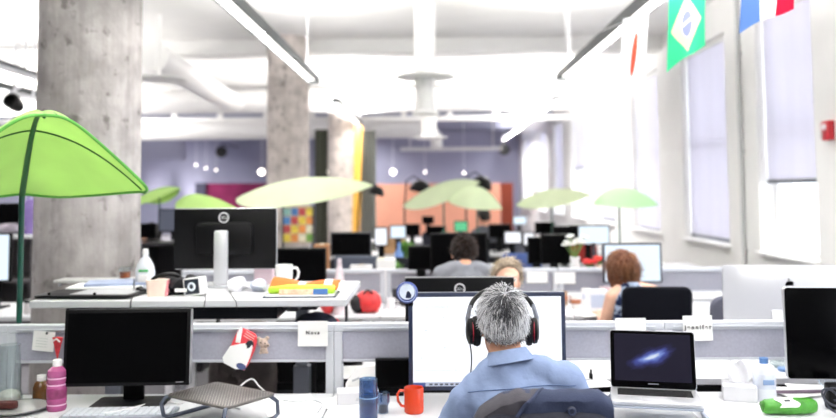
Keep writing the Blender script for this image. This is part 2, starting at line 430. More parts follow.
for i, (y0, y1) in enumerate(WIN):
    ym, L = (y0 + y1) / 2, y1 - y0
    m = MB(); x = XR + .2; f = .06
    for yy in (y0 + f / 2, y1 - f / 2): m.box((x, yy, (ZS + ZH) / 2), (.07, f, ZH - ZS))
    for zz in (ZS + f / 2, ZH - f / 2): m.box((x, ym, zz), (.07, L - 2 * f, f))
    m.box((x, ym, 2.15), (.06, L - 2 * f, .05))
    o = m.build('window_%d' % (i + 1), WPAINT, smooth=False); struct(o, 'tall white framed window number %s along the right wall' % (i + 1), 'window')
    m = MB(); m.box((x, ym, (ZS + ZH) / 2), (.006, L - 2 * f, ZH - ZS - 2 * f)); m.build('pane', PANE, o, False)
    m = MB(); m.box((XR + .06, ym, ZS + .012), (.26, L + .06, .03), .006); m.build('sill', WPAINT, o, False)
    zb = blind_to[i]
    names = {3: 'pale blind half lowered in the nearest window, dark bar at its bottom edge', 4: 'pale blind lowered fully, behind the green and yellow flag',
             5: 'pale blind lowered fully, behind the white flag with a red dot', 6: 'pale lowered blind in the fourth window from the right',
             7: 'pale short blind in the fifth window from the right', 8: 'pale long blind in the sixth window from the right', 9: 'pale blind in the second window from the end wall', 10: 'pale short blind in the window next to the end wall'}
    if i >= 3:
        t = thing('roller_blind', names[i], 'blind', (XR + .09, ym, zb), group='roller blinds in the tall windows')
        m = MB(); m.grid(lambda u, v: (0.004 * math.sin(u * 9), (u - .5) * (L - .05), v * (ZH - zb - .03)), 12, 4, .002); m.build('cloth', BLIND, t)
        m = MB(); m.box((0, 0, -.02), (.03, L - .04, .045), .008); m.build('bottom_bar', ALUK, t)
        m = MB(); m.cyl((0, -L / 2 + .03, ZH - zb - .035), (0, L / 2 - .03, ZH - zb - .035), .032); m.build('roller', WPAINT, t)
# conduit, fire alarm, beams
m = MB(); m.cyl((XR - .03, 9.12, 0), (XR - .03, 9.12, ZC), .022)
for z in (.9, 2.0, 3.1): m.box((XR - .02, 9.12, z), (.05, .07, .02))
tag(m.build('conduit_pipe', mat('grey_pipe', '#b9bbbb', .5)), 'thin grey vertical pipe between the two nearest windows', 'pipe')
p = Vector((XR, 7.12, 2.09))
t = thing('fire_alarm', 'small red and white fire alarm box on the right wall', 'alarm', p)
m = MB(); m.box((-.03, 0, 0), (.06, .12, .17), .008); m.build('housing', mat('alarm_red', '#b5202c', .4), t)
m = MB(); m.box((-.045, .06, .005), (.05, .02, .13), .006); m.build('side_plate', mat('alarm_white', '#e6dcdc', .4), t)
m = MB(); m.lathe([(0, .02), (.02, .02), (.028, 0)], seg=16, M=T(-.06, 0, .03) @ Ry(-PI / 2)); m.build('strobe', WMETAL, t)
for i, y in enumerate((5.2, 12.45, 19.1)):
    m = MB(); m.box(((XL + XR) / 2, y, 3.79), (XR - XL, .5, .22), .01)
    struct(m.build('ceiling_beam', WPAINT), ['white ceiling beam above the nearest desks', 'white ceiling beam over the second concrete column', 'white ceiling beam over the far concrete column'][i], 'beam')
m = MB(); m.box(((XL + XR) / 2, 23.1, 3.75), (XR - XL, .25, .32)); struct(m.build('ceiling_beam', mat('grey_beam', '#a9abbb', .8)), 'grey beam where the far ceiling begins', 'beam')  # flat grey colour, darker than the white beams
# columns
def column(label, x, y, r, mm=None):
    m = MB(); m.lathe([(r * 1.02, 0), (r * 1.02, .1), (r * 1.0, .5), (r * .975, 2.6), (r * .975, ZC)], seg=48)
    o = m.build('concrete_column', mm or CONC, loc=(x, y, 0)); return struct(o, label, 'column')
column('thick raw concrete column behind the standing desk', -2.12, 5.02, .312)
column('second concrete column, behind the pale leaf canopy', -2.12, 12.1, .32, CONC_HAZE)
column('far concrete column beside the yellow plank', -1.98, 18.4, .34, CONC_HAZE)

# ------------------------------------------------------------------ ducts and ceiling fittings
DUCT = mat('white_duct_paint', '#f5f4f2', .55, spec=.3, vary=.02, vscale=2)
def duct(label, pts, r, name='air_duct'):
    m = MB(); m.tube(pts, r, 28)
    t = m.build(name, DUCT); tag(t, label, 'duct')
    a = Vector(pts[0]); b = Vector(pts[-1]); n = max(2, int((b - a).length / 2))
    m = MB()
    for k in range(1, n):
        m = MB(); c = a.lerp(b, k / n); d = (b - a).normalized() * .02
        m.cyl(c - d, c + d, r + .012, seg=28); m.build('seam', DUCT, t)
    return t
duct('thick white round duct running across under the ceiling', [(-11.5, 17.6, 3.56), (3.2, 17.6, 3.56)], .26)
duct('lower white duct crossing behind the far concrete column', [(-8.2, 22.0, 3.24), (-.2, 22.0, 3.24)], .23)
m = MB(); m.tube([(-3.75, 10.9, 3.44), (-4.0, 14.5, 3.44), (-4.2, 17.35, 3.5)], .2, 28); tag(m.build('branch_duct', DUCT), 'white branch duct running toward the cross duct', 'duct')
m = MB()
m.tube([(-.2, 22, 3.24), (.05, 22, 3.2), (.17, 22, 3.05), (.17, 22, 2.75)], .17, 24); m.cyl((.1, 22, 3.2), (.1, 22, 3.9), .02); tag(m.build('duct_elbow', DUCT), 'white duct elbow turning down at the end of the lower duct', 'duct')
for lb, px, py, Y, r, rt, zt in (('round white ceiling diffuser on a stem, middle of the ceiling', 425, 77, 10.0, .365, .13, 3.9),
                              ('round white flange on the stem below the cross duct', 429, 138, 16.6, .36, .15, 3.42),
                              ('round white ceiling diffuser right of the thick column', 158, 79, 10.4, .36, .035, 3.9)):
    P = at(px, py, Y)
    t = thing('ceiling_diffuser', lb, 'vent', P)
    m = MB(); m.lathe([(0, 0), (r * .55, -.03), (r, -.005), (r, .015), (r * .5, .04), (0, .045)], seg=36); m.build('disc', DUCT, t)
    m = MB(); m.cyl((0, 0, .03), (0, 0, zt - P.z), rt); m.build('stem', DUCT, t)
    if Y < 16 and px > 400:
        m = MB(); m.cyl((0, 0, -.02), (0, 0, -.42), .12); m.lathe([(.12, -.42), (.17, -.45), (.17, -.47), (0, -.47)]); m.build('nozzle', DUCT, t)
# white truss behind cross duct
t = thing('ceiling_truss', 'white lattice truss across the ceiling behind the thick duct', 'truss', (0, 20.2, 3.5))
for nm, z in (('top_chord', .17), ('bottom_chord', -.12)):
    m = MB(); m.box((-4.2, 0, z), (15.4, .12, .12)); m.build(nm, DUCT, t, False)
for k in range(13):
    m = MB(); m.box((-11 + k * 1.15, 0, .03), (.13, .1, .22)); m.build('web_post', DUCT, t, False)
# far pipe & spots
m = MB(); m.cyl((-.9, 24.5, 2.83), (2.15, 24.5, 2.83), .06); m.cyl((-.6, 24.5, 2.83), (-.6, 24.5, 3.9), .02); m.cyl((1.9, 24.5, 2.83), (1.9, 24.5, 3.9), .02)
tag(m.build('hanging_pipe', DUCT), 'thin white bar hanging in front of the far wall', 'pipe')
for lb, px, py, Y, r in (('black round loudspeaker hung on the left part of the far wall', 222, 152, 29.5, .2), ('black round loudspeaker hung on the right part of the far wall', 504, 150, 30.2, .2)):
    P = at(px, py, Y)
    t = thing('wall_speaker', lb, 'speaker', P)
    m = MB(); m.lathe([(0, -.16), (r, -.16), (r * 1.05, -.1), (r * .8, .12), (0, .14)], seg=24, M=Rx(-PI / 2)); m.build('cone_body', BLACKP, t)
    m = MB(); m.tube([(0, 0, .1), (0, .1, .3), (0, YB - P.y, .3)], .025); m.build('bracket', BLACKP, t)
SPOT = emission('spot_bulb', '#fff6ea', 8.0)
for px, py, Y in ((196, 165, 31), (206, 168, 31), (216, 170, 31), (261.5, 172, 23), (326.5, 172, 23), (393, 172, 27), (425, 172, 27), (464, 173, 27)):
    P = at(px, py, Y)
    k = len([o for o in S.objects if o.name.startswith('globe_lamp')])
    nm = ['first', 'second', 'third', 'fourth', 'fifth', 'sixth', 'seventh', 'eighth'][k]
    t = thing('globe_lamp', 'small glowing globe lamp at the far end, %s from the left' % nm, 'lamp', P, group='small globe lamps at the far end')
    r = .085 if 250 < px < 400 else .033
    m = MB(); m.ell((0, 0, 0), (r,) * 3); m.build('bulb', SPOT, t)
    m = MB(); m.cyl((0, 0, r), (0, 0, 3.9 - P.z), .01, seg=6); m.build('cord', WMETAL, t)
# upper left ceiling fittings
m = MB(); m.cyl((-6.5, 9.0, 3.26), (-3.45, 9.0, 3.26), .04); 
for x in (-5.9, -4.45, -3.6): m.cyl((x, 9.0, 3.26), (x, 9.0, 3.9), .014, seg=6)
tag(m.build('sprinkler_pipe', DUCT), 'white horizontal pipe left of the thick column', 'pipe')
a_, b_ = at(-30, 57, 7.2), at(46, 81, 8.6)
t = thing('light_track', 'dark edged lighting track left of the thick column', 'track', a_)
m = MB(); v = b_ - a_; m.tube([(0, 0, 0), v], .03, 4); m.build('rail', WMETAL, t, False)
m = MB(); m.tube([(0, 0, .045), v + Vector((0, 0, .045))], .02, 4); m.build('cable_channel', DKGREY, t, False)
for q in (v * .6, v * .05):
    m = MB(); m.cyl(q + Vector((0, 0, .05)), q + Vector((0, 0, 3.9 - a_.z - q.z)), .01, seg=6); m.build('hanger', WMETAL, t)
P = at(15, 104, 8.5)
t = thing('spotlight', 'black ceiling spotlight left of the thick column', 'lamp', P)
m = MB(); m.lathe([(0, -.09), (.06, -.09), (.075, -.03), (.085, .1), (.07, .1), (.05, .02), (0, .02)], seg=24, M=Rx(PI / 2 - .3)); m.build('can', BLACKP, t)
m = MB(); m.tube([(0, 0, .07), (-.02, 0, .14), (.1, 0, .2), (.1, 0, 3.9 - P.z)], .014); m.build('arm', WMETAL, t)
P = at(24, 96, 8.5)
m = MB(); m.box((0, 0, 0), (.3, .08, .05), .01, M=Ry(.25)); m.cyl((-.1, 0, .02), (-.1, 0, 3.9 - P.z), .012, seg=6); m.cyl((.1, 0, .0), (.1, 0, 3.9 - P.z), .012, seg=6)
tag(m.build('sensor_box', WMETAL, loc=P), 'small white fitting on two rods beside the black spotlight', 'fixture')
# grey dropped bulkhead at far left and coloured panels of the far end
m = MB(); m.box((-9.6, 24., 3.2), (4.6, .3, 1.3)); struct(m.build('wall_bulkhead', BACKW, smooth=False), 'grey bulkhead hanging at the far left end', 'wall')
a_, b_ = at(371, 215, 29), at(500, 183, 29)
m = MB(); m.box(((a_.x + b_.x) / 2, 29, b_.z / 2), (b_.x - a_.x, .15, b_.z)); struct(m.build('wall_terracotta', mat('terracotta_paint', '#dc9d84', .85, spec=.1, vary=.06, vscale=1.5), smooth=False), 'low terracotta coloured partition wall at the far end', 'wall')
a2 = at(512, 183, 29); m = MB(); m.box(((b_.x + a2.x) / 2 + .02, 29, b_.z / 2), (a2.x - b_.x, .16, b_.z)); struct(m.build('wall_brown', mat('brown_paint', '#7a3a2b', .85, spec=.1), smooth=False), 'dark brown end of the low terracotta partition', 'wall')
a_, b_ = at(206, 200, 29), at(268, 183, 29)
m = MB(); m.box(((a_.x + b_.x) / 2, 29, b_.z / 2), (b_.x - a_.x, .15, b_.z)); struct(m.build('wall_magenta', mat('magenta_paint', '#6d2446', .85, spec=.1, vary=.4, vscale=1.5), smooth=False), 'low magenta partition wall at the far end, left of the columns', 'wall')
a_, b_ = at(196, 200, 28.9), at(206, 183, 28.9)
m = MB(); m.box(((a_.x + b_.x) / 2, 28.9, b_.z / 2), (b_.x - a_.x, .2, b_.z)); struct(m.build('wall_dark_end', mat('dark_paint', '#3b3a48', .85, spec=.1), smooth=False), 'dark end post of the magenta partition', 'wall')
# floor uplights washing the far wall
for i, px in enumerate((151, 187)):
    P = at(px, 175, 31.3)
    t = thing('uplight', ['floor uplight washing the far wall, nearest the thick column', 'second floor uplight washing the far wall'][i], 'lamp', (P.x, 31.55, 0), group='floor uplights at the far wall')
    m = MB(); m.lathe([(0, 0), (.09, 0), (.09, .3), (.075, .3), (.07, .22), (0, .22)], seg=24); m.build('can', BLACKP, t)
    m = MB(); m.lathe([(0, .225), (.068, .225), (0, .23)], seg=24); m.build('lens', SPOT, t)
    l = bpy.data.lights.new('uplight_beam', 'SPOT'); l.energy = 420; l.spot_size = math.radians(46); l.spot_blend = .9; l.shadow_soft_size = .05; l.color = (1, .93, .92)
    o = bpy.data.objects.new('uplight_beam', l); C.objects.link(o); o.parent = t; o.location = (0, 0, .26); o.rotation_euler = (PI - math.radians(6), 0, 0)
# planks / curtain
t = thing('plank', 'tall yellow plank leaning beside the far concrete column', 'plank', (at(355, 200, 17.6).x, 17.6, 0), rot=(0, math.radians(1.6), 0))
m = MB(); m.box((0, 0, 1.5), (.17, .05, 3.0), .01); m.build('board', mat('yellow_wood', '#d9a03c', .6, vary=.1), t)
m = MB(); m.grid(lambda u, v: (u * .34, .05 * math.sin(u * 26), v * 2.95), 40, 4, .01)
tag(m.build('curtain', mat('grey_green_cloth', '#6f716c', .95, spec=.1), loc=(at(361, 200, 18.2).x, 18.2, 0)), 'narrow grey green curtain right of the yellow plank', 'curtain')
m = MB(); m.grid(lambda u, v: (u * .3, .05 * math.sin(u * 24), v * 3.0), 36, 4, .01)
tag(m.build('curtain', mat('dark_green_cloth', '#4b4d44', .95, spec=.1), loc=(at(315, 200, 18.5).x, 18.5, 0)), 'dark curtain left of the far concrete column', 'curtain')

# ------------------------------------------------------------------ flags on their cord
A0 = Vector((1.92, 3.2, 2.95)); A1 = Vector((1.25, 7.4, 2.93))
def cordpt(s):
    p = A0.lerp(A1, s); p.z -= .10 * 4 * s * (1 - s); return p
m = MB(); m.tube([cordpt(k / 24) for k in range(25)] , .003, 6)
m.cyl(A0, (A0.x, A0.y, ZC), .003, seg=6); m.cyl(A1, (A1.x, A1.y, ZC), .003, seg=6)
tag(m.build('bunting_cord', CABLE_W), 'thin cord carrying the small national flags', 'cord')
def flag_mat(name, kind):
    m = bpy.data.materials.new(name); m.use_nodes = True; nt = m.node_tree; nt.nodes.clear()
    o = nt.nodes.new('ShaderNodeOutputMaterial'); d = nt.nodes.new('ShaderNodeBsdfDiffuse'); tl = nt.nodes.new('ShaderNodeBsdfTranslucent'); mx = nt.nodes.new('ShaderNodeMixShader'); mx.inputs[0].default_value = .45
    uv = nt.nodes.new('ShaderNodeTexCoord'); sx = nt.nodes.new('ShaderNodeSeparateXYZ'); nt.links.new(uv.outputs['UV'], sx.inputs[0])
    U, V = sx.outputs[0], sx.outputs[1]
    def math_(op, a, b=None, c=None):
        n = nt.nodes.new('ShaderNodeMath'); n.operation = op
        for i, x in enumerate((a, b, c)):
            if x is None: continue
            if isinstance(x, (int, float)): n.inputs[i].default_value = x
            else: nt.links.new(x, n.inputs[i])
        return n.outputs[0]
    def mixc(f, a, b):
        n = nt.nodes.new('ShaderNodeMix'); n.data_type = 'RGBA'; nt.links.new(f, n.inputs[0])
        for i, x in ((6, a), (7, b)):
            if isinstance(x, tuple): n.inputs[i].default_value = x
            else: nt.links.new(x, n.inputs[i])
        return n.outputs[2]
    du, dv = math_('ABSOLUTE', math_('SUBTRACT', U, .5)), math_('ABSOLUTE', math_('SUBTRACT', V, .5))
    if kind == 'brazil':
        dia = math_('LESS_THAN', math_('ADD', math_('MULTIPLY', du, 1 / .40), math_('MULTIPLY', dv, 1 / .43)), 1.0)
        rr = math_('ADD', math_('POWER', math_('MULTIPLY', du, 1.5), 2), math_('POWER', math_('MULTIPLY', dv, 1.05), 2))
        cir = math_('LESS_THAN', rr, .21 ** 2)
        band = math_('LESS_THAN', math_('ABSOLUTE', math_('SUBTRACT', math_('SUBTRACT', V, math_('MULTIPLY', U, .25)), .40)), .022)
        c = mixc(dia, hexc('#3dbd86'), hexc('#f6efb0')); c = mixc(cir, c, hexc('#8a90c4')); c = mixc(math_('MULTIPLY', band, cir), c, hexc('#f4f4f4'))
    elif kind == 'japan':
        rr = math_('ADD', math_('POWER', math_('MULTIPLY', math_('SUBTRACT', math_('SUBTRACT', U, .5), math_('MULTIPLY', math_('SUBTRACT', V, .5), .25)), 2.6), 2), math_('POWER', math_('MULTIPLY', dv, .95), 2))
        c = mixc(math_('LESS_THAN', rr, .27 ** 2), hexc('#f7f7f7'), hexc('#e0543f'))
    else:
        c = mixc(math_('GREATER_THAN', U, .333), hexc('#5878b0'), hexc('#f6f6f6')); c = mixc(math_('GREATER_THAN', U, .667), c, hexc('#d8213d'))
    for s in (d, tl): nt.links.new(c, s.inputs[0])
    nt.links.new(d.outputs[0], mx.inputs[1]); nt.links.new(tl.outputs[0], mx.inputs[2]); nt.links.new(mx.outputs[0], o.inputs[0])
    return m
def flag(label, P0, P1, Q0, Q1, kind, wave):
    """corners: top left, top right, bottom left, bottom right (uv 0..1)"""
    P0, P1, Q0, Q1 = map(Vector, (P0, P1, Q0, Q1)); nu, nv = 24, 24
    me = bpy.data.meshes.new('flag'); vs, fs, uvs = [], [], []
    for j in range(nv + 1):
        for i in range(nu + 1):
            u, v = i / nu, j / nv
            p = P0.lerp(P1, u).lerp(Q0.lerp(Q1, u), v); p.y += wave * v * math.sin(u * 7 + v * 2); p.z += wave * .4 * v * math.sin(u * 5)
            vs.append(p); uvs.append((u, 1 - v))
    for j in range(nv):
        for i in range(nu):
            a = j * (nu + 1) + i; fs.append((a, a + 1, a + nu + 2, a + nu + 1))
    me.from_pydata(vs, [], fs); ul = me.uv_layers.new(name='uv')
    for p in me.polygons:
        for li in p.loop_indices: ul.data[li].uv = uvs[me.loops[li].vertex_index]
    o = mkobj('flag', me, flag_mat('flag_' + kind, kind)); tag(o, label, 'flag', 'small national flags on the cord'); return o
def cq(Y):
    s = (Y - A0.y) / (A1.y - A0.y); return cordpt(s)
def hang(px, py, Y, dx=0): return at(px, py, Y)
b0, b1 = cq(5.25), cq(4.95)
flag('green and yellow flag with a blue disc hanging by the windows', b0 + Vector((-.03, 0, 0)), b1 + Vector((.06, 0, 0)), at(668, 72, 5.25), at(706, 43, 4.95), 'brazil', .03)
b0, b1 = cq(4.35), cq(4.0)
flag('blue white and red striped flag at the top by the nearest window', b0 + Vector((-.03, 0, 0)), b1 + Vector((.05, 0, 0)), at(741, 33, 4.35), at(795, 6, 4.0), 'stripes', .03)
b0, b1 = cq(5.95), cq(5.7)
flag('white flag with a red dot, farthest of the hanging flags', b0 + Vector((-.05, 0, 0)), b1 + Vector((.03, 0, 0)), at(619, 99, 5.95), at(645, 90, 5.7), 'japan', .03)

# ------------------------------------------------------------------ desks, screens between them
ZD = 0.73
def desk(label, x0, x1, y0, y1, z, group, wood=None, th=.03, legm=None, beam=True, inset=.12, gap_shade=False):
    wood = wood or WHITE; legm = legm or WMETAL
    cx, cy = (x0 + x1) / 2, (y0 + y1) / 2
    t = thing('desk', label, 'desk', (cx, cy, 0), group=group)
    W, D = x1 - x0, y1 - y0
    m = MB(); m.box((0, 0, z - th / 2), (W, D, th), .004); m.build('worktop', wood, t, False)
    for sx in (-1, 1):
        for sy in (-1, 1):
            m = MB(); m.box((sx * (W / 2 - inset), sy * (D / 2 - .08), (z - th) / 2), (.05, .05, z - th), .004); m.build('leg', legm, t, False)
    if beam:
        m = MB(); m.box((0, D / 2 - .08, z - th - .045), (W - 2 * inset - .05, .03, .07), .003); m.build('beam', legm, t, False)
    if gap_shade:
        m = MB(); m.box((0, -D / 2 + .06, z - th - .115), (W - 2 * inset + .1, .02, .20), .003); m.build('gap_shade_strip', mat('gap_shade_black', '#0b0b0d', .6, spec=.2), t, False)  # black strip standing in for the shaded gap under the worktop
    return t
GA = 'white desks of the nearest row'
desk('white desk under the black monitor at the left', -1.86, -.425, 2.78, 3.555, ZD, GA)
desk('white desk end at the far left under the glass vase', -3.28, -1.863, 2.78, 3.555, ZD, GA)
desk('white desk of the man in the blue shirt', -.42, 1.005, 2.78, 3.555, ZD, GA)
desk('white desk under the black monitor at the right edge', 1.01, 2.44, 2.78, 3.555, ZD, GA)
FRAME = mat('divider_frame', '#c6c9d0', .45, spec=.3)
def divider(label, x0, x1, Y, zt, zb, group, post0=True, post1=True, pz=0, rail=.034, fab=None):
    t = thing('desk_divider', label, 'divider', ((x0 + x1) / 2, Y, pz), group=group)
    W = x1 - x0; pw = .036; z = lambda v: v - pz
    m = MB(); m.box((0, 0, z(zt - rail / 2)), (W, .05, rail), .004); m.box((0, -.012, z(zt - rail * .55)), (W - .08, .05, .004)); m.build('top_rail', FRAME, t, False)
    m = MB(); m.box((0, 0, z((zt - rail + zb) / 2 + .004)), (W - 2 * pw, .028, zt - rail - zb - .004)); m.build('fabric_panel', fab or GREYFAB, t, False)
    m = MB(); m.box((0, 0, z(zb)), (W - 2 * pw, .036, .011), .002); m.build('bottom_rail', FRAME, t, False)
    for k, s in ((post0, -1), (post1, 1)):
        if k:
            m = MB(); m.box((s * (W / 2 - pw / 2), 0, z(zt - rail) / 2), (pw, .05, z(zt - rail)), .004); m.build('post', FRAME, t, False)
    return t
YA, ZTA, ZBA = 3.60, 1.022, .862
GB = 'grey fabric dividers along the nearest desks'
dA = divider('grey desk divider with a red penguin pouch and a square note pinned on it', -1.855, -.4255, YA, ZTA, ZBA, GB)
divider('grey desk divider behind the lit monitor of the man', -.4245, 1.005, YA, ZTA, ZBA, GB)
divider('grey desk divider in front of the big silver computer', 1.006, 2.44, YA, ZTA, ZBA, GB)
divider('grey desk divider at the far left behind the glass vase', -3.29, -1.856, YA, ZTA, ZBA, GB)
# row behind the divider: standing desk left, plain desks right
t = thing('standing_desk', 'tall white standing desk behind the divider at the left', 'desk', (-1.12, 4.13, 0))
SX0, SX1, SY0, SY1, SZ = -1.85, -.39, 3.75, 4.51, 1.103
m = MB(); m.box((0, 0, SZ - .016), (SX1 - SX0, SY1 - SY0, .032), .004); m.build('worktop', WHITE, t, False)
for s in (-1, 1):
    m = MB(); m.box((s * .47, .0, .38), (.08, .08, .70), .006); m.box((s * .47, 0, .72), (.06, .06, .66), .006); m.build('lifting_leg', mat('grey_steel', '#8e939c', .35, metal=.6), t, False)
    m = MB(); m.box((s * .47, 0, .015), (.08, .68, .03), .006); m.build('foot', DKGREY, t, False)
m = MB(); m.box((0, 0, SZ - .065), (1.1, .1, .06), .006); m.box((.47, 0, SZ - .05), (.05, .6, .03)); m.box((-.47, 0, SZ - .05), (.05, .6, .03)); m.build('frame', DKGREY, t, False)
m = MB(); m.box((-.13, -.05, SZ - .085), (1.02, .3, .06), .004); m.build('cable_tray', mat('tray_dark', '#1d1f25', .6, spec=.2), t, False)
GC = 'white desks behind the nearest dividers'
desk('white desk facing the man, behind his divider', -.35, 1.0, 3.80, 4.5, ZD, GC, gap_shade=True)
desk('white desk carrying the big silver computer', 1.01, 2.44, 3.80, 4.5, ZD, GC, gap_shade=True)

# ------------------------------------------------------------------ monitors
def monitor(label, loc, rz, w, h, zb, cat='monitor', name='monitor', screen=None, body=None, bez=.014, tilt=0.0, stand='foot', base=(.26, .17), neckw=.07, rear_logo=None, group=None, depth=.035, standm=None, r=.006, basez=0.0, chin=0.0):
    """screen faces -Y; loc on the supporting surface; zb height of the lower edge above it"""
    t = thing(name, label, cat, loc, rz, group)
    body = body or BLACKP; screen = screen or BLACKM; standm = standm or body
    M = T(0, 0, zb) @ Rx(-tilt) @ T(0, 0, h / 2)
    m = MB(); m.rrect(w, h, depth, r, .003, M @ T(0, depth / 2, 0)); m.build('casing', body, t)
    m = MB(); m.rrect(w - 2 * bez, h - 2 * bez - chin, .002, .002, 0, M @ T(0, -.0005, chin / 2)); m.build('screen', screen, t, False)
    m = MB(); m.rrect(w * .55, h * .55, .03, .03, .008, M @ T(0, depth + .012, 0)); bk = m.build('rear_housing', body, t)
    if stand == 'foot':
        m = MB(); m.box((0, .075 + depth, (zb + h * .4) / 2), (neckw, .022, zb + h * .4), .006); m.build('neck', standm, t)
        m = MB(); m.rrect(base[0], base[1], .014, .02, .004, T(0, .06, .007) @ Rx(PI / 2)); m.build('base', standm, t)
    elif stand == 'arm':
        m = MB(); m.tube([(0, depth + .03, zb + h * .5), (0, .11, zb + h * .5), (0, .14, zb + h * .4), (0, .14, .01)], .018, 10); m.build('arm', standm, t)
        m = MB(); m.box((0, .14, .01), (.1, .1, .02), .004); m.build('clamp', standm, t)
    return t, M
def ring_logo(t, M, c, r, depth, rear=True, txt='DELL'):
    Q = M @ T(c[0], depth, c[1])
    m = MB(); m.tube([Q @ Vector((r * math.cos(a), 0, r * math.sin(a))) for a in [2 * PI * k / 40 for k in range(40)]], r * .13, 8, closed=True)
    m.build('ring_emblem', mat('emblem_silver', '#e6e6ea', .3, metal=.3), t)
    o = text('lettering', txt, r * .85, mat('emblem_silver', '#e6e6ea', .3, metal=.3), t, (0, 0, 0), (0, 0, 0))
    o.matrix_local = Q @ Rz(PI) @ Rx(PI / 2)

# left black monitor
P = on(127, 402, ZD)
t, M = monitor('large black monitor, screen off, on the left white desk', (at(125.5, 400, 3.31).x, 3.31, ZD), math.radians(3), .506, .304, .091, tilt=math.radians(4), base=(.29, .19), neckw=.085, bez=.014)
m = MB(); m.box((.2538, .016, .152), (.003, .03, .296), 0, T(0, 0, .091) @ Rx(-math.radians(4))); m.build('silver_side', SILVER, t, False)
m = MB(); m.box((.215, -.004, .105), (.03, .003, .003)); m.build('power_mark', mat('mark_grey', '#8a8a90', .5), t)
# the man's big lit monitor
a_, b_ = at(409, 391, 3.33), at(567, 391, 3.33)
mw = b_.x - a_.x
MX = (a_.x + b_.x) / 2
t, M = monitor('large monitor with a bright white page, in front of the man', (MX, 3.33, ZD), math.radians(.6), mw, .389, b_.z - ZD + .005, screen=emission('white_page', '#f7f9ff', 1.12), body=mat('navy_bezel', '#17233f', .4), bez=.017, base=(.3, .2))
def on_screen(name, x0, x1, z0, z1, mm, d=-.0022):
    q = MB(); q.box((0, 0, 0), (x1 - x0, .0008, z1 - z0), 0, M @ T((x0 + x1) / 2, d, (z0 + z1) / 2)); return q.build(name, mm, t, False)
PG = emission('page_grey', '#cfd6e4', .9); PD = emission('page_dark', '#5d6470', .5); PB = emission('page_blue', '#4a6ab8', .6)
hw, hh = mw / 2 - .017, .1945 - .017
on_screen('page_line', -hw, hw, -hh + .062, -hh + .0635, PG); on_screen('page_line', -hw + .17, -hw + .1712, -hh + .02, -hh + .09, PG)
on_screen('task_bar', -hw, hw, -hh, -hh + .016, emission('bar_pale', '#c3cbe0', .9)); on_screen('task_icon', -hw, -hw + .05, -hh, -hh + .014, PB, -.0030)
for k in range(9): on_screen('bar_text', -hw + .065 + k * .021, -hw + .078 + k * .021, -hh + .004, -hh + .011, PD, -.0030)
for x, z in ((.05, .22), (.125, .15), (.12, .27), (.2, .2), (.03, .11), (.235, .28)): on_screen('page_mark', -hw + x, -hw + x + .008, -hh + z, -hh + z + .004, PG)
for z in (.318, .313, .306): on_screen('page_text', -hw + .05, -hw + .16, -hh + z, -hh + z + .0012, PG)
# round badge clipped on the corner
P = at(407, 292.5, 3.318)
t = thing('round_badge', 'round blue rimmed clip-on badge at the top left corner of the lit monitor', 'badge', P)
m = MB(); m.lathe([(0, -.006), (.04, -.006), (.044, 0), (.04, .006), (0, .006)], seg=32, M=Rx(PI / 2)); m.build('disc', mat('badge_navy', '#2b3f80', .3), t)
m = MB(); m.lathe([(0, .0), (.031, 0), (.031, .002), (0, .002)], seg=32, M=T(0, -.0062, .003) @ Rx(PI / 2)); m.build('face', mat('badge_face', '#dfe9f4', .3, vary=.1, vscale=40), t)
m = MB(); m.tube([(.036 * math.cos(a), -.0075, .036 * math.sin(a)) for a in [2 * PI * k / 36 for k in range(36)]], .0016, 6, closed=True); m.build('inner_ring', mat('badge_light', '#aebde6', .3), t)
m = MB(); m.prism([(-.008, -.02), (.014, -.022), (.016, -.008), (.008, .004), (.002, .008), (-.003, .002)], .002, 0, T(.002, -.009, 0)); m.build('figure', mat('badge_dark', '#1d2440', .4), t)
m = MB(); m.box((.015, .011, -.03), (.02, .012, .05), .003); m.build('clip', BLACKP, t)
# monitors of the row behind, seen from their backs
P = at(459, 300, 4.2)
t, M = monitor('black monitor seen from the back, round emblem, behind the lit monitor', (at(459.5, 300, 4.1).x, 4.1, ZD), PI, .54, .335, .05 + .07, body=mat('charcoal_plastic', '#0b0b0d', .45, spec=.2), bez=.012)
M_TOP = at(459, 277, 4.1).z
for ch in t.children: ch.location.z += M_TOP - (ZD + .12 + .335) if ch.name.split('.')[0] in ('casing', 'screen', 'rear_housing') else 0
M = T(0, 0, M_TOP - (ZD + .12 + .335)) @ M
ring_logo(t, M, (0.0, .115), .024, .0552)
m = MB(); m.box((0, .002, .335 / 2 + .001), (.54, .02, .004), 0, M @ T(0, .012, 0)); m.build('bright_edge', SILVER, t)
# standing desk monitor, back to the viewer
P = on(223, 291, SZ)
t, M = monitor('black monitor with silver edge and stand, turned away, on the tall desk', (at(223, 291, 4.3).x, 4.36, SZ), PI, .545, .318, .088, body=mat('charcoal_plastic', '#0b0b0d', .45, spec=.2), bez=.012, stand='none', depth=.03)
m = MB(); m.rrect(.551, .324, .022, .012, .004, M @ T(0, .008, 0)); m.build('silver_frame', SILVER, t)
m = MB(); m.box((0, .105, .147), (.072, .035, .294), .01); m.build('stand_column', ALU, t)
m = MB(); m.rrect(.22, .18, .014, .02, .004, T(0, .06, .007) @ Rx(PI / 2)); m.build('base', SILVER, t)
ring_logo(t, M, (0.0, .112), .025, .0552)
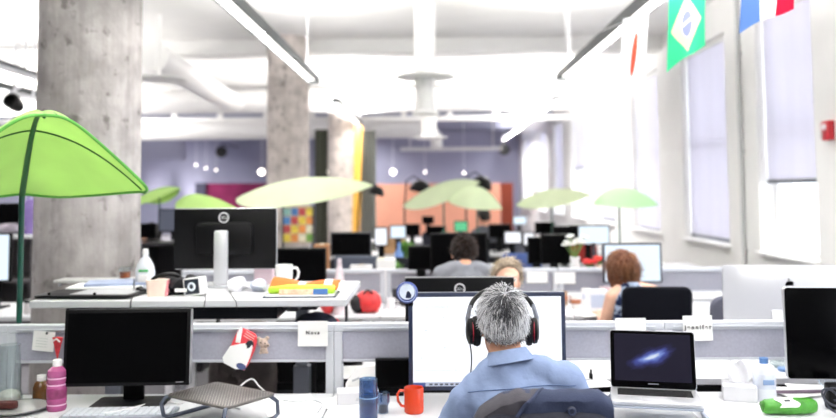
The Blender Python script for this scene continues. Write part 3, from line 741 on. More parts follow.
# big silver all in one computer
P = at(787, 268, 4.25)
t = thing('desktop_computer', 'big silver all-in-one computer seen from behind, on the right', 'computer', (at(788, 300, 4.25).x, 4.25, ZD), math.radians(176))
iw, ih, iz = .65, .43, 0
itop = at(787, 265, 4.25).z - ZD
Mi = T(0, 0, itop - ih / 2)
m = MB(); m.rrect(iw, ih, .012, .012, .003, Mi); m.build('screen_edge', LAPALU, t)
m = MB()
m.grid(lambda u, v: Mi @ Vector(((u - .5) * iw * .985, .006 + .035 * (1 - (2 * u - 1) ** 2) * (1 - (2 * v - 1) ** 4), (v - .5) * ih * .985)), 24, 18); m.build('back_shell', LAPALU, t)
m = MB(); m.rrect(iw - .02, ih - .09, .003, .004, 0, Mi @ T(0, -.0065, .035)); m.build('screen', BLACKG, t, False)
m = MB(); m.box((0, .055, .12), (.2, .012, .24), .004, T(0, .02, 0) @ Rx(.12)); m.box((0, .03, .006), (.2, .19, .012), .004); m.build('stand', LAPALU, t)
# fruit shaped emblem, built as an apple silhouette with a bite
ap = []
for k in range(40):
    a = 2 * PI * k / 40; rr = .024 * (1 - .12 * abs(math.cos(a)) ** 3 * 0) 
    x, z = rr * math.cos(a) * 1.0, rr * math.sin(a)
    if abs(x) < .008 and z > 0: z -= .004 * (1 - abs(x) / .008)
    if abs(x) < .006 and z < 0: z += .003 * (1 - abs(x) / .006)
    d = math.hypot(x + .027, z - .003)
    if d < .012: x = -.027 + .012 * (x + .027) / d; z = .003 + .012 * (z - .003) / d
    ap.append((x, z))
m = MB(); m.prism(ap, .002, 0, Mi @ T(0, .037, .115)); m.prism([(-.002, .024), (.003, .03), (.01, .038), (.009, .030), (.003, .025)], .002, 0, Mi @ T(0, .037, .115)); m.build('emblem', BLACKG, t, False)
# right black monitor
a_ = at(786, 378, 3.34); b_ = at(786, 286, 3.34)
rw = .65
t = thing('monitor', 'large black glass monitor with silver sides at the right edge', 'monitor', (a_.x + rw / 2 + .012, 3.34, ZD), math.radians(-4))
rh = b_.z - a_.z; Mr = T(0, 0, a_.z - ZD - .008 + rh / 2) @ Rx(-.03)
m = MB(); m.rrect(rw, rh, .022, .014, .003, Mr @ T(0, .011, 0)); m.build('casing', LAPALU, t)
m = MB(); m.rrect(rw - .004, rh - .004, .004, .013, .001, Mr @ T(.001, -.0015, 0)); m.build('glass_front', BLACKG, t)
m = MB(); m.box((0, .08, .14), (.18, .01, .28), .004, Rx(.12)); m.box((0, .02, .006), (.18, .2, .012), .004); m.build('stand', LAPALU, t)

# ------------------------------------------------------------------ laptop on a riser
def laptop(label, loc, rz, w=.325, d=.227, ang=math.radians(108), scr=None):
    t = thing('laptop', label, 'laptop', loc, rz)
    m = MB(); m.rrect(w, d, .016, .012, .004, T(0, 0, .008) @ Rx(PI / 2)); m.build('base', LAPALU, t)
    m = MB(); m.box((0, .035, .0165), (w - .05, .1, .001)); kb = m.build('keyboard', BLACKP, t, False)
    m = MB()
    for r in range(5):
        for k in range(14):
            m.box((-(w - .06) / 2 + (k + .5) * (w - .06) / 14, .035 - .04 + r * .0195, .0178), (.0155, .0155, .002))
    m.build('key', mat('key_black', '#141416', .5), kb, False)
    m = MB(); m.rrect(.1, .062, .001, .004, 0, T(0, -.066, .0165) @ Rx(PI / 2)); m.build('trackpad', mat('trackpad', '#b5b6ba', .4), t, False)
    L = T(0, d / 2 - .006, .014) @ Rx(-(ang - PI / 2))
    m = MB(); m.rrect(w, .222, .006, .012, .002, L @ T(0, .003, .111)); m.build('lid', LAPALU, t)
    m = MB(); m.rrect(w - .004, .218, .0016, .011, 0, L @ T(0, -.0004, .111)); m.build('bezel', BLACKG, t)
    m = MB(); m.rrect(w - .034, .181, .001, .001, 0, T(0, 0, .0)); m.bm.verts.ensure_lookup_table()
    for v in m.bm.verts: v.co += Vector((0, 0, .118))
    o = m.build('screen', scr, t, False); o.matrix_local = L @ T(0, -.0016, 0)
    m = MB(); m.box((0, -.0016, .018), (.04, .0006, .003), 0, L); m.build('lettering_bar', mat('mark_grey', '#8a8a90', .5), t, False)
    return t
LZ = .803
P = on(649, 397, LZ)
LRZ = math.radians(-12)
LX, LY = at(655, 390, 3.14).x, 3.14
laptop('open silver laptop with a blue galaxy on its screen', (LX, LY, LZ), LRZ, scr=galaxy(), ang=math.radians(104))
t = thing('laptop_riser', 'grey metal riser under the silver laptop', 'stand', (LX, LY, ZD), LRZ)
RIS = mat('riser_grey', '#8d94a2', .4, metal=.4)
m = MB(); m.rrect(.33, .25, .006, .02, .002, T(0, 0, LZ - ZD - .003) @ Rx(PI / 2)); m.build('top_plate', RIS, t)
for s in (-1, 1):
    m = MB(); x = s * .158; zt = LZ - ZD - .012
    m.tube([(x, -.12, zt), (x + s * .012, -.15, zt - .01), (x + s * .02, -.16, zt - .03), (x + s * .02, -.15, .02), (x + s * .02, -.13, .007), (x + s * .02, .1, .007), (x + s * .02, .13, .02), (x + s * .012, .13, zt - .02), (x, .11, zt)], .007, 10); m.build('leg_loop', RIS, t)

# mesh riser on the left desk
t = thing('monitor_riser', 'empty dark mesh metal riser on the left desk', 'stand', (-.808, 3.155, ZD), math.radians(-34.5))
MESH = mat('mesh_steel', '#5e5a58', .45, metal=.5)
def mesh_holes():
    m = bpy.data.materials.new('perforated_steel'); m.use_nodes = True; nt = m.node_tree; b = nt.nodes['Principled BSDF']
    b.inputs['Roughness'].default_value = .4; b.inputs['Metallic'].default_value = .5
    tc = nt.nodes.new('ShaderNodeTexCoord'); mp = nt.nodes.new('ShaderNodeMapping'); mp.inputs['Rotation'].default_value = (0, 0, PI / 4); mp.inputs['Scale'].default_value = (95, 95, 0)
    nt.links.new(tc.outputs['Object'], mp.inputs[0])
    fr = nt.nodes.new('ShaderNodeVectorMath'); fr.operation = 'FRACTION'; nt.links.new(mp.outputs[0], fr.inputs[0])
    sb = nt.nodes.new('ShaderNodeVectorMath'); sb.operation = 'DISTANCE'; sb.inputs[1].default_value = (.5, .5, 0); nt.links.new(fr.outputs[0], sb.inputs[0])
    lt = nt.nodes.new('ShaderNodeMath'); lt.operation = 'LESS_THAN'; lt.inputs[1].default_value = .27; nt.links.new(sb.outputs['Value'], lt.inputs[0])
    mx = nt.nodes.new('ShaderNodeMix'); mx.data_type = 'RGBA'; mx.inputs[6].default_value = hexc('#3f3b3a'); mx.inputs[7].default_value = hexc('#857f7c')
    nt.links.new(lt.outputs[0], mx.inputs[0]); nt.links.new(mx.outputs[2], b.inputs['Base Color'])
    return m
hz = .095
m = MB(); m.rrect(.33, .24, .006, .02, .002, T(0, 0, hz) @ Rx(PI / 2)); m.build('mesh_top', mesh_holes(), t)
m = MB(); pts = []
for cx, cy, a0 in ((.145, .1, 0), (-.145, .1, 90), (-.145, -.1, 180), (.145, -.1, 270)):
    for k in range(5):
        a = math.radians(a0 + 22.5 * k); pts.append((cx + .022 * math.cos(a), cy + .022 * math.sin(a), hz - .002))
m.tube(pts, .006, 8, closed=True); m.build('rim_tube', MESH, t)
LEGB = mat('riser_leg_blue', '#545a68', .35, metal=.6)
for s in (-1, 1):
    x = s * .15; m = MB()
    m.tube([(x, -.1, hz - .004), (x + s * .018, -.128, hz - .008), (x + s * .026, -.14, hz - .03), (x + s * .026, -.13, .02), (x + s * .026, -.11, .008), (x + s * .026, .1, .008), (x + s * .026, .128, .02), (x + s * .02, .13, hz - .03), (x, .105, hz - .004)], .008, 10); m.build('leg_loop', LEGB, t)

# ------------------------------------------------------------------ the near leaf canopy
LEAFG = translucent('green_leaf_cloth', '#c3de9c', .62, .05, 5)
LEAFR = mat('leaf_rib_green', '#1d5a2c', .5)
LEAFE = mat('leaf_edge_green', '#58a33f', .6)
POLE = mat('dark_green_pole', '#0f4a3c', .35)
def leaf_fn(L, Wd, rise, droop, along=.8):
    def ridge(t): return Vector((L * t, 0, rise * (math.sin(t * PI * .62) / math.sin(PI * .62))))
    B = [Vector((0, 0, 0)), Vector((L * .02, Wd * .45, -.015)), Vector((L * along * .86, Wd * .98, droop - .0)), Vector((L * along, Wd * 1.04, droop)), Vector((L * (along + .16), Wd * .93, droop + .045)), Vector((L * 1.06, Wd * .28, rise * .88)), Vector((L, 0, rise))]
    def edge(t):
        q = t * (len(B) - 1); i = min(int(q), len(B) - 2); f = q - i
        p0, p1, p2, p3 = B[max(i - 1, 0)], B[i], B[i + 1], B[min(i + 2, len(B) - 1)]
        return .5 * ((2 * p1) + (p2 - p0) * f + (2 * p0 - 5 * p1 + 4 * p2 - p3) * f * f + (3 * p1 - p0 - 3 * p2 + p3) * f ** 3)
    def surf(t, u, s):
        r, e = ridge(t), edge(t); p = r.lerp(e, u); p.z += .045 * 4 * u * (1 - u) * math.sin(PI * min(1, t * 1.0)) ; p.y *= s; return p
    return ridge, edge, surf
def leaf(label, loc, rz, L=.66, Wd=.44, rise=.31, droop=.03, zbase=0.0, cloth=None, rib=None, edge_m=None, poler=.0125, group=None, detail=True, base_plate=True, rot=None):
    t = thing('leaf_canopy', label, 'canopy', (loc[0], loc[1], zbase), 0, group)
    zl = loc[2] - zbase
    Q = T(0, 0, zl) @ (rot if rot is not None else Rz(rz))
    ridge, edge, surf = leaf_fn(L, Wd, rise, droop)
    m = MB()
    for s in (1, -1):
        V = [[m.bm.verts.new(Q @ surf(i / 36, j / 14, s)) for j in range(15)] for i in range(37)]
        for i in range(36):
            for j in range(14):
                try: m.bm.faces.new((V[i][j], V[i + 1][j], V[i + 1][j + 1], V[i][j + 1]))
                except ValueError: pass
    bmesh.ops.remove_doubles(m.bm, verts=m.bm.verts[:], dist=.0008)
    bmesh.ops.recalc_face_normals(m.bm, faces=m.bm.faces[:]); bmesh.ops.solidify(m.bm, geom=m.bm.faces[:], thickness=.0015)
    m.build('leaf_cloth', cloth or LEAFG, t)
    m = MB(); m.tube([Q @ (ridge(k / 20) + Vector((0, 0, -.008))) for k in range(21)], [.014 - .007 * k / 20 for k in range(21)], 10)
    m.build('midrib', rib or LEAFR, t)
    if detail:
        for s in (1, -1):
            m = MB(); pts = []
            for k in range(17):
                q = k / 16; p = surf(.50 + .02 * math.sin(PI * q), q * .97, s); p.z -= .004; pts.append(Q @ p)
            m.tube(pts, .004, 8); m.build('side_vein', rib or LEAFR, t)
            m = MB(); m.tube([Q @ Vector((edge(k / 60).x, edge(k / 60).y * s, edge(k / 60).z)) for k in range(61)], .0065, 8); m.build('hem', edge_m or LEAFE, t)
    if detail:
        m = MB(); m.tube([Q @ (surf(.90, abs(k) / 10, 1 if k < 0 else -1) + Vector((0, 0, -.004))) for k in range(-9, 6)], .0035, 8); m.build('cross_vein', rib or LEAFR, t)
    m = MB(); m.tube([(0, 0, 0.0), (0, 0, zl * .5), (0, 0, zl - .05), Q @ Vector((.004, 0, 0.0))], poler, 12); m.build('pole', POLE, t)
    return t
P0 = at(22, 194, 3.665)
leaf('bright green leaf shaped canopy on a dark pole at the left, nearest of the canopies', P0, math.radians(-57), L=.66, Wd=.40, rise=.305, droop=.005)

# ------------------------------------------------------------------ things pinned on the dividers
YF_ = YA - .0385
def sheet(label, px0, py0, px1, py1, txt, Y=YF_, size=.026, dz=.0, tilt=0.0, font_m=None):
    a_, b_ = at(px0, py0, Y), at(px1, py1, Y)
    c = Vector(((a_.x + b_.x) / 2, Y - .003, (a_.z + b_.z) / 2))
    t = thing('name_sheet', label, 'sheet', c, rot=(0, tilt, 0), group='name sheets on the dividers')
    w_, h_ = b_.x - a_.x, a_.z - b_.z
    m = MB(); m.grid(lambda u, v: ((u - .5) * w_, -.002 * math.sin(PI * u) * (1 - v), (v - .5) * h_), 8, 8, .0006); m.build('paper', PAPER, t)
    text('lettering', txt, size, INK, t, (0, -.0045, dz), (PI / 2, 0, 0), spacing=1.45, bold=.035)
    return t
sheet('white name sheet reading Nova on the left divider', 298, 321, 328, 346, 'Nova', size=.0205, dz=.004)
sheet('white name sheet reading Jennifer, right of the laptop', 682.5, 315.5, 712.5, 340.5, 'Jennifer', size=.0245, dz=.004, tilt=math.radians(-1))
sheet('white name sheet half hidden by the laptop lid', 615, 318, 646, 343, 'Jennifer', size=.0245, dz=-.01)
sheet_small = lambda lb, x0, y0, x1, y1, txt: sheet(lb, x0, y0, x1, y1, txt, size=.012)
P = at(44, 341, YF_)
t = thing('note', 'square white note pinned at the left end of the divider', 'note', (P.x, P.y - .003, P.z), rot=(0, math.radians(6), 0))
m = MB(); m.grid(lambda u, v: ((u - .5) * .094, -.004 * v * (1 - u), (v - .5) * .086), 6, 6, .0006); m.build('paper', PAPER, t)
m = MB(); m.ell((.012, -.006, .036), (.005, .005, .005)); m.build('pin', DKGREY, t)
for k in range(4):
    m = MB(); m.box((-.006, -.0035, .012 - k * .012), (.05, .0006, .0014)); m.build('pencil_line', mat('pencil', '#b9c3bd', .8), t, False)
P = at(59, 337, YF_)
t = thing('paper_cone', 'red and white paper cone hanging by the square note', 'decoration', (P.x, P.y - .012, P.z))
m = MB(); m.lathe([(.0, -.1), (.012, -.05), (.024, 0), (.0, .004)], seg=16, sy=.4); m.build('wrapper', mat('red_wrapper', '#c8323c', .4, vary=.25, vscale=60), t)
m = MB(); m.tube([(-.016, -.009, -.012), (0, -.012, -.004), (.014, -.009, -.018)], .004, 8); m.build('white_swirl', WCERAM, t)
# red pouch with penguin print
P = at(249, 333, YF_)
t = thing('pouch', 'red and white pouch with a penguin print, pinned to the left divider', 'pouch', (P.x, P.y - .004, P.z), rot=(0, math.radians(20), 0), scale=.93)
RED = mat('pouch_red', '#e0454e', .4, bump=.2, bscale=50)
m = MB(); m.prism([(-.055, -.0), (-.05, .03), (-.03, .045), (.03, .04), (.05, .02), (.055, -.03), (.05, -.1), (.04, -.135), (-.05, -.13), (-.06, -.08)], .012, .004, T(0, -.006, -.03)); m.build('body', RED, t)
m = MB(); m.prism([(-.075, -.12), (-.06, -.06), (-.02, -.035), (.01, -.02), (.03, -.012), (.042, -.03), (.046, -.08), (.042, -.135), (0, -.15), (-.06, -.142)], .006, .002, T(0, -.0135, -.022)); m.build('white_print', PAPER, t)
m = MB(); m.prism([(-.042, -.035), (-.05, .01), (-.042, .042), (-.03, .03), (-.02, -.03)], .006, .002, T(.0, -.0145, -.022)); m.build('flipper_print', PAPER, t)
m = MB(); m.prism([(.004, -.03), (.012, -.012), (.026, -.004), (.04, -.012), (.044, -.03), (.034, -.022), (.028, -.04), (.018, -.046), (.014, -.034)], .003, .0008, T(0, -.0180, -.018)); m.build('head_print', mat('print_black', '#1d2029', .5), t)
m = MB(); m.ell((.022, -.019, -.15), (.024, .002, .014)); m.build('blue_print', mat('print_blue', '#46527e', .5), t)
for k in range(3):
    m = MB(); m.box((.012, -.0125, .004 - k * .011), (.05, .0012, .003), 0, Ry(.2)); m.build('print_line', mat('print_pale', '#f2c9c4', .5), t, False)
P = at(264, 342, YF_)
t = thing('plush_toy', 'small beige plush toy pinned beside the red pouch', 'toy', (P.x, P.y - .02, P.z))
FUR = mat('beige_fur', '#b7a396', .95, vary=.25, vscale=40, bump=.6, bscale=120)
m = MB(); m.ell((0, 0, 0), (.022, .018, .02)); m.ell((.004, -.004, -.03), (.017, .014, .016)); m.ell((-.018, 0, .018), (.01, .005, .01)); m.ell((.018, 0, .02), (.01, .005, .01)); m.ell((.018, -.01, -.008), (.012, .01, .01)); m.ell((-.01, -.006, -.042), (.007, .009, .006)); m.ell((.018, -.006, -.04), (.007, .009, .006))
mkobj('body', fuse(m, .003, 2), FUR, t)
m = MB(); m.ell((.012, -.019, .002), (.003,) * 3); m.ell((-.006, -.018, .004), (.003,) * 3); m.ell((.025, -.019, -.008), (.003,) * 3); m.build('face', BLACKP, t)

# ------------------------------------------------------------------ small things on the near desks
# keyboards
KEYW = mat('white_key', '#d2d6dd', .5)
def keyboard(label, loc, rz, w=.43, d=.13, body=None, key=None, rows=5, cols=15):
    t = thing('keyboard', label, 'keyboard', loc, rz)
    m = MB(); m.rrect(w, d, .012, .008, .003, T(0, 0, .006) @ Rx(PI / 2)); m.build('body', body or mat('keyboard_grey', '#9298a2', .5), t)
    m = MB(); kw, kd = (w - .02) / cols, (d - .02) / rows
    for r in range(rows):
        for k in range(cols): m.box((-(w - .02) / 2 + (k + .5) * kw, -(d - .02) / 2 + (r + .5) * kd, .0145), (kw - .004, kd - .004, .006), .0012)
    m.build('keycap', key or KEYW, t, False); return t
P = on(124, 414, ZD)
keyboard('white keyboard in front of the left black monitor', (P.x - .01, P.y - .01, ZD), math.radians(3))
# pink bottle
P = on(56.5, 410, ZD)
t = thing('drink_bottle', 'pink drink bottle with a white cap on the left desk', 'bottle', (P.x, P.y, ZD))
PINK = mat('pink_liquid', '#a04c7c', .25, vary=.15, vscale=30)
m = MB(); prof = [(0, 0), (.034, .0), (.038, .008)]
for k in range(5): z = .02 + k * .026; prof += [(.038, z), (.035, z + .008), (.038, z + .016)]
prof += [(.036, .158), (.022, .172), (.014, .176)]
m.lathe(prof, seg=28); m.build('body', PINK, t)
m = MB(); m.lathe([(.0382, .05), (.0386, .052), (.0386, .085), (.0382, .087)], seg=28); m.build('label_band', mat('pink_label', '#84305f', .4, vary=.4, vscale=25), t)
m = MB(); m.lathe([(.017, .174), (.018, .176), (.018, .198), (.016, .2), (0, .2)], seg=24); m.build('cap', WCERAM, t)
for z in (.022, .1, .126):
    m = MB(); m.lathe([(.0372, z), (.0385, z + .003), (.0372, z + .006)], seg=28); m.build('pale_ring', mat('pale_pink_ring', '#dba6c6', .3), t)
P = on(41, 401, ZD)
t = thing('juice_bottle', 'small amber juice bottle with a white cap behind the pink bottle', 'bottle', (P.x, P.y, ZD))
m = MB(); m.lathe([(0, .0), (.03, 0), (.034, .006), (.034, .06), (.026, .078), (.016, .086)], seg=28); m.build('body', mat('amber_juice', '#5e3c1c', .15, spec=.5, vary=.3, vscale=25), t)
m = MB(); m.lathe([(.017, .084), (.018, .086), (.018, .108), (0, .11)], seg=24); m.build('cap', WCERAM, t)
# glass vase
P = on(9, 403, ZD)
GLASSC = thin_glass('clear_glass', '#f3f6f6', .02)
t = thing('glass_vase', 'tall clear glass vase at the left edge', 'vase', (P.x, P.y, ZD))
m = MB(); m.lathe([(0, .004), (.04, .004), (.05, .012), (.05, .03), (.041, .06), (.039, .24), (.0415, .24), (.044, .06), (.053, .032), (.053, .008), (.042, 0), (0, 0)], seg=36); m.build('glass', GLASSC, t)
m = MB(); m.lathe([(0, .006), (.038, .006), (.044, .012), (.044, .035), (.03, .05), (0, .055)], seg=28); m.jitter(.004, 40); m.build('pebble_filling', mat('white_pebbles', '#d5d3cd', .7, vary=.15, vscale=60), t)
# plate and food
P = on(17, 411, ZD)
t = thing('plate', 'round grey plate at the lower left corner', 'plate', (P.x, P.y, ZD))
m = MB(); m.lathe([(0, .003), (.07, .003), (.118, .014), (.12, .017), (.116, .018), (.07, .008), (0, .008)], seg=44); m.build('dish', mat('grey_stoneware', '#9b9c9c', .3, spec=.5), t)
m = MB(); m.lathe([(.119, .015), (.1212, .0165), (.119, .019)], seg=44); m.build('rim', mat('dark_rim', '#5b5c5e', .3), t)
P = on(4, 411.5, ZD)
m = MB(); m.box((0, 0, .018), (.10, .045, .03), .01); m.jitter(.004, 30)
tag(m.build('cake_slice', mat('dark_cake', '#4a1d17', .7, vary=.3, vscale=30), loc=(P.x, P.y, ZD + .007)), 'dark brown cake slice on the grey plate', 'food')
P = on(-1, 378, ZD)
t = thing('mug', 'white mug cut by the left edge of the picture', 'mug', (P.x - .0, 3.40, ZD))
m = MB(); m.lathe([(0, .0), (.034, 0), (.038, .006), (.04, .1), (.037, .1), (.035, .01), (0, .008)], seg=28); m.build('body', WCERAM, t)
m = MB(); m.tube([(.038 , 0, .08), (.062, 0, .078), (.068, 0, .05), (.056, 0, .026), (.036, 0, .022)], .006, 10); m.build('handle', WCERAM, t)
# cables on the left
def cable(label, pts, r=.003, m_=None, n=10, name='cable'):
    P = [Vector(p) for p in pts]; out = []
    for i in range(len(P) - 1):
        p0, p1, p2, p3 = P[max(i - 1, 0)], P[i], P[i + 1], P[min(i + 2, len(P) - 1)]
        for k in range(n):
            f = k / n
            out.append(.5 * ((2 * p1) + (p2 - p0) * f + (2 * p0 - 5 * p1 + 4 * p2 - p3) * f * f + (3 * p1 - p0 - 3 * p2 + p3) * f ** 3))
    out.append(P[-1]); mb = MB(); mb.tube(out, r, 8)
    return tag(mb.build(name, m_ or CABLE_W), label, 'cable')
def dk(px, py, z=.004): p = on(px, py, ZD + z); return (p.x, p.y, ZD + z)
cable('white cable curling in front of the black monitor foot', [dk(104, 413, .016), dk(118, 411, .018), dk(135, 407, .02), dk(152, 403, .006), dk(168, 402), dk(180, 404), dk(186, 400)], .0028)
cable('white cable looping down by the mesh riser', [dk(130, 410, .018), dk(150, 409, .005), dk(165, 409), dk(172, 413), dk(160, 417)], .0028)
cable('grey cable lying under the mesh riser', [dk(182, 412), dk(200, 408), dk(210, 404), dk(226, 406), dk(240, 409)], .003, mat('grey_cable', '#a4a7ad', .5))
q = on(252, 393, ZD)
cable('white cable standing in a loop behind the mesh riser', [dk(236, 394), (q.x - .05, q.y, ZD + .03), (q.x - .005, q.y + .02, ZD + .055), (q.x + .035, q.y, ZD + .025), dk(272, 396), dk(290, 397)], .0035)
cable('thin pale cable wandering on the desk middle', [dk(283, 400), dk(298, 402), dk(311, 400), dk(322, 404), dk(318, 412)], .0022, mat('grey_cable', '#a4a7ad', .5))
def paper_sheet(label, px, py, z, w=.21, d=.297, rz=0.0, group='loose papers on the desks', col=PAPER, z0=ZD, curl=.003, name='paper_sheet'):
    P = on(px, py, z0 + z)
    m = MB(); m.grid(lambda u, v: ((u - .5) * w, (v - .5) * d, curl * (2 * u - 1) ** 2 * v), 6, 6, .0008)
    o = m.build(name, col, loc=(P.x, P.y, z0 + z), rot=(0, 0, rz)); return tag(o, label, 'paper', group)
paper_sheet('white paper lying right of the mesh riser', 290, 405, .001, rz=.3)
paper_sheet('white paper lying behind the blue glasses', 346, 402, .001, rz=-.5, w=.18, d=.24)
# tissue boxes
def tissue_box(label, loc, rz, w=.23, d=.115, h=.06, tissue=False, mark=True):
    t = thing('tissue_box', label, 'box', loc, rz)
    m = MB(); m.box((0, 0, h / 2), (w, d, h), .003); m.build('carton', mat('white_carton', '#cfcfd3', .7, vary=.03, vscale=14), t, False)
    m = MB(); m.lathe([(0, 0), (.04, 0), (.04, .0012), (0, .0012)], c=(0, 0, h - .0004), seg=28, sx=1.6, sy=.7); m.build('slot', mat('slot_film', '#d9dade', .4), t)
    if mark:
        m = MB(); m.prism([(-.012, -.008), (.012, -.008), (.006, .006), (0, .002), (-.004, .008)], .001, 0, T(.0, -d / 2 - .0005, h * .5)); m.build('print', mat('print_grey', '#b7b9be', .6), t, False)
    if tissue:
        m = MB()
        def f(u, v):
            a = (u - .5) * 2; h_ = .085 * v * (1 - .35 * a * a) + .004
            return (a * (.035 + .022 * v) , .016 * math.sin(a * 4 + v * 3) * (.4 + v), h + h_ + .01 * math.sin(u * 13) * v)
        m.grid(f, 20, 10, .0008); m.build('tissue', mat('tissue_white', '#e4e4e8', .9), t)
    return t
P = on(357, 404, ZD)
tissue_box('white tissue box beside the blue glasses', (P.x, P.y + .03, ZD), math.radians(8), w=.17, d=.1, h=.05)
P = on(747, 402, ZD)
tissue_box('white tissue box with a tissue sticking up, on the right desk', (P.x - .01, P.y + .055, ZD), math.radians(-16), w=.13, d=.12, h=.062, tissue=True, mark=False)
# blue glasses
BLUEG = thin_glass('blue_glass', '#a9c0da', .06)
def tumbler(label, px, py, r, h, name='tumbler', prof=None):
    P = on(px, py, ZD)
    t = thing(name, label, 'glass', (P.x, P.y, ZD), group='blue glasses beside the orange mug')
    m = MB(); m.lathe(prof or [(0, .006), (r * .86, .006), (r * .96, h), (r, h), (r * .92, .004), (r * .8, 0), (0, 0)], seg=32); m.build('glass', BLUEG, t)
    return t
P = on(368.5, 421, ZD)
t = thing('tumbler', 'blue glass carafe in two stacked tiers, left of the orange mug', 'glass', (P.x, P.y, ZD), group='blue glasses beside the orange mug')
r = .036
m = MB(); m.lathe([(0, .006), (r * .9, .006), (r * .95, .085), (r * .9, .088), (r * .97, .095), (r * .88, .15), (r * .84, .152), (r * .9, .158), (r * .94, .158), (r, .095), (r * 1.0, .085), (r * .95, .003), (0, 0)], seg=32); m.build('glass', BLUEG, t)
m = MB(); m.lathe([(0, .008), (r * .88, .008), (r * .9, .06), (0, .06)], seg=28); m.build('water', thin_glass('blue_water', '#c2d6e8', .06), t)
m = MB(); m.tube([(r * .96 * math.cos(2 * PI * k / 28), r * .96 * math.sin(2 * PI * k / 28), .09) for k in range(28)], .0025, 6, closed=True); m.build('band', mat('glass_band', '#7a97b5', .2), t)
P = on(383, 413, ZD)
t = thing('tumbler', 'small blue glass nested with its foot dark, beside the carafe', 'glass', (P.x, P.y, ZD), group='blue glasses beside the orange mug')
m = MB(); m.lathe([(0, .004), (.018, .004), (.018, .03), (.025, .045), (.026, .08), (.0275, .08), (.027, .043), (.02, .028), (.021, .0), (0, 0)], seg=28); m.build('glass', thin_glass('blue_glass_pale', '#bccde0', .08), t)
m = MB(); m.lathe([(0, .005), (.0175, .005), (.0175, .028), (0, .028)], seg=28); m.build('dark_drink', mat('dark_drink', '#15161c', .2), t)
# orange mug
P = on(414, 412.5, ZD)
t = thing('mug', 'orange red mug under the lit monitor', 'mug', (P.x, P.y, ZD), math.radians(175))
ORM = mat('orange_glaze', '#c43a16', .2, spec=.5)
m = MB(); m.lathe([(0, .0), (.034, 0), (.038, .005), (.0385, .095), (.0365, .098), (.035, .095), (.034, .012), (0, .01)], seg=36); m.build('body', ORM, t)
m = MB(); m.tube([(.036, 0, .083), (.055, 0, .084), (.065, 0, .068), (.063, 0, .045), (.05, 0, .026), (.035, 0, .022)], .0055, 12); m.build('handle', ORM, t)
# dark cable with plug and white cup by the laptop
q = on(588, 380, ZD)
cable('white charging cable with a dark plug, left of the laptop', [dk(560, 392), dk(574, 391), dk(584, 388), dk(592, 384), dk(590, 379)], .0028)
q = on(591, 379, ZD); m = MB(); m.box((0, 0, .014), (.016, .02, .028), .004); m.box((0, 0, .036), (.01, .01, .016), .002)
tag(m.build('plug', BLACKP, loc=(q.x, q.y, ZD)), 'dark plug standing left of the laptop', 'plug')
paper_sheet('white paper left of the laptop', 590, 384, .001, rz=.2, w=.2, d=.13)
# wipes bottle
P = on(767, 401, ZD)
t = thing('spray_bottle', 'white plastic bottle with a blue cap on the right desk', 'bottle', (P.x, P.y + .02, ZD), scale=1.13)
WPL = mat('milky_plastic', '#dadde4', .35)
m = MB(); m.lathe([(0, 0), (.036, 0), (.039, .006), (.039, .108), (.034, .122), (.018, .13), (.014, .132)], seg=32); m.build('body', WPL, t)
m = MB(); m.lathe([(.0392, .045), (.0396, .046), (.0396, .095), (.0392, .096)], seg=32); m.build('label_band', mat('pale_label', '#cfd4e2', .5, vary=.12, vscale=40), t)
m = MB(); m.box((0, -.0385, .07), (.04, .004, .018), .001); m.build('blue_panel', mat('label_blue', '#7f97bd', .5), t)
m = MB(); m.lathe([(.015, .128), (.016, .13), (.016, .15), (0, .151)], seg=24); m.build('cap', mat('cap_blue', '#4f77ad', .4), t)
# green bag roll
P = on(791, 416, ZD)
t = thing('snack_bag', 'rolled green bag lying on the right desk', 'bag', (P.x, P.y + .02, ZD), math.radians(2), scale=1.14)
GRB = mat('green_bag', '#3a8420', .35, vary=.25, vscale=30, bump=.5, bscale=40)
m = MB(); prof = [(0, -.088), (.018, -.088), (.024, -.08), (.0265, -.05), (.028, 0), (.0265, .05), (.025, .078), (.02, .09), (0, .09)]
m.lathe(prof, seg=36, M=T(0, 0, .028) @ Ry(PI / 2)); m.jitter(.0014, 45, 3); m.build('body', GRB, t)
m = MB(); m.grid(lambda u, v: ((u - .5) * .062 - .012 + .010 * math.sin(v * 6), -math.cos(.1 + v * 1.35) * .0292, .028 + math.sin(.1 + v * 1.35) * .0292), 10, 14, .0006); m.build('white_print', mat('bag_white', '#eef2ea', .4), t)
m = MB(); m.grid(lambda u, v: ((u - .5) * .020 - .012, -math.cos(.75 + v * .3) * .0299, .028 + math.sin(.75 + v * .3) * .0299), 4, 5, .0006); m.build('dark_print', mat('bag_dark', '#3c4043', .4), t)
m = MB(); m.tube([(-.0895, .017 * math.cos(a) * (1 - a / 14), .028 + .017 * math.sin(a) * (1 - a / 14)) for a in [k * .35 for k in range(28)]], .0022, 6); m.build('rolled_end', mat('green_dark', '#3a7a20', .4), t)
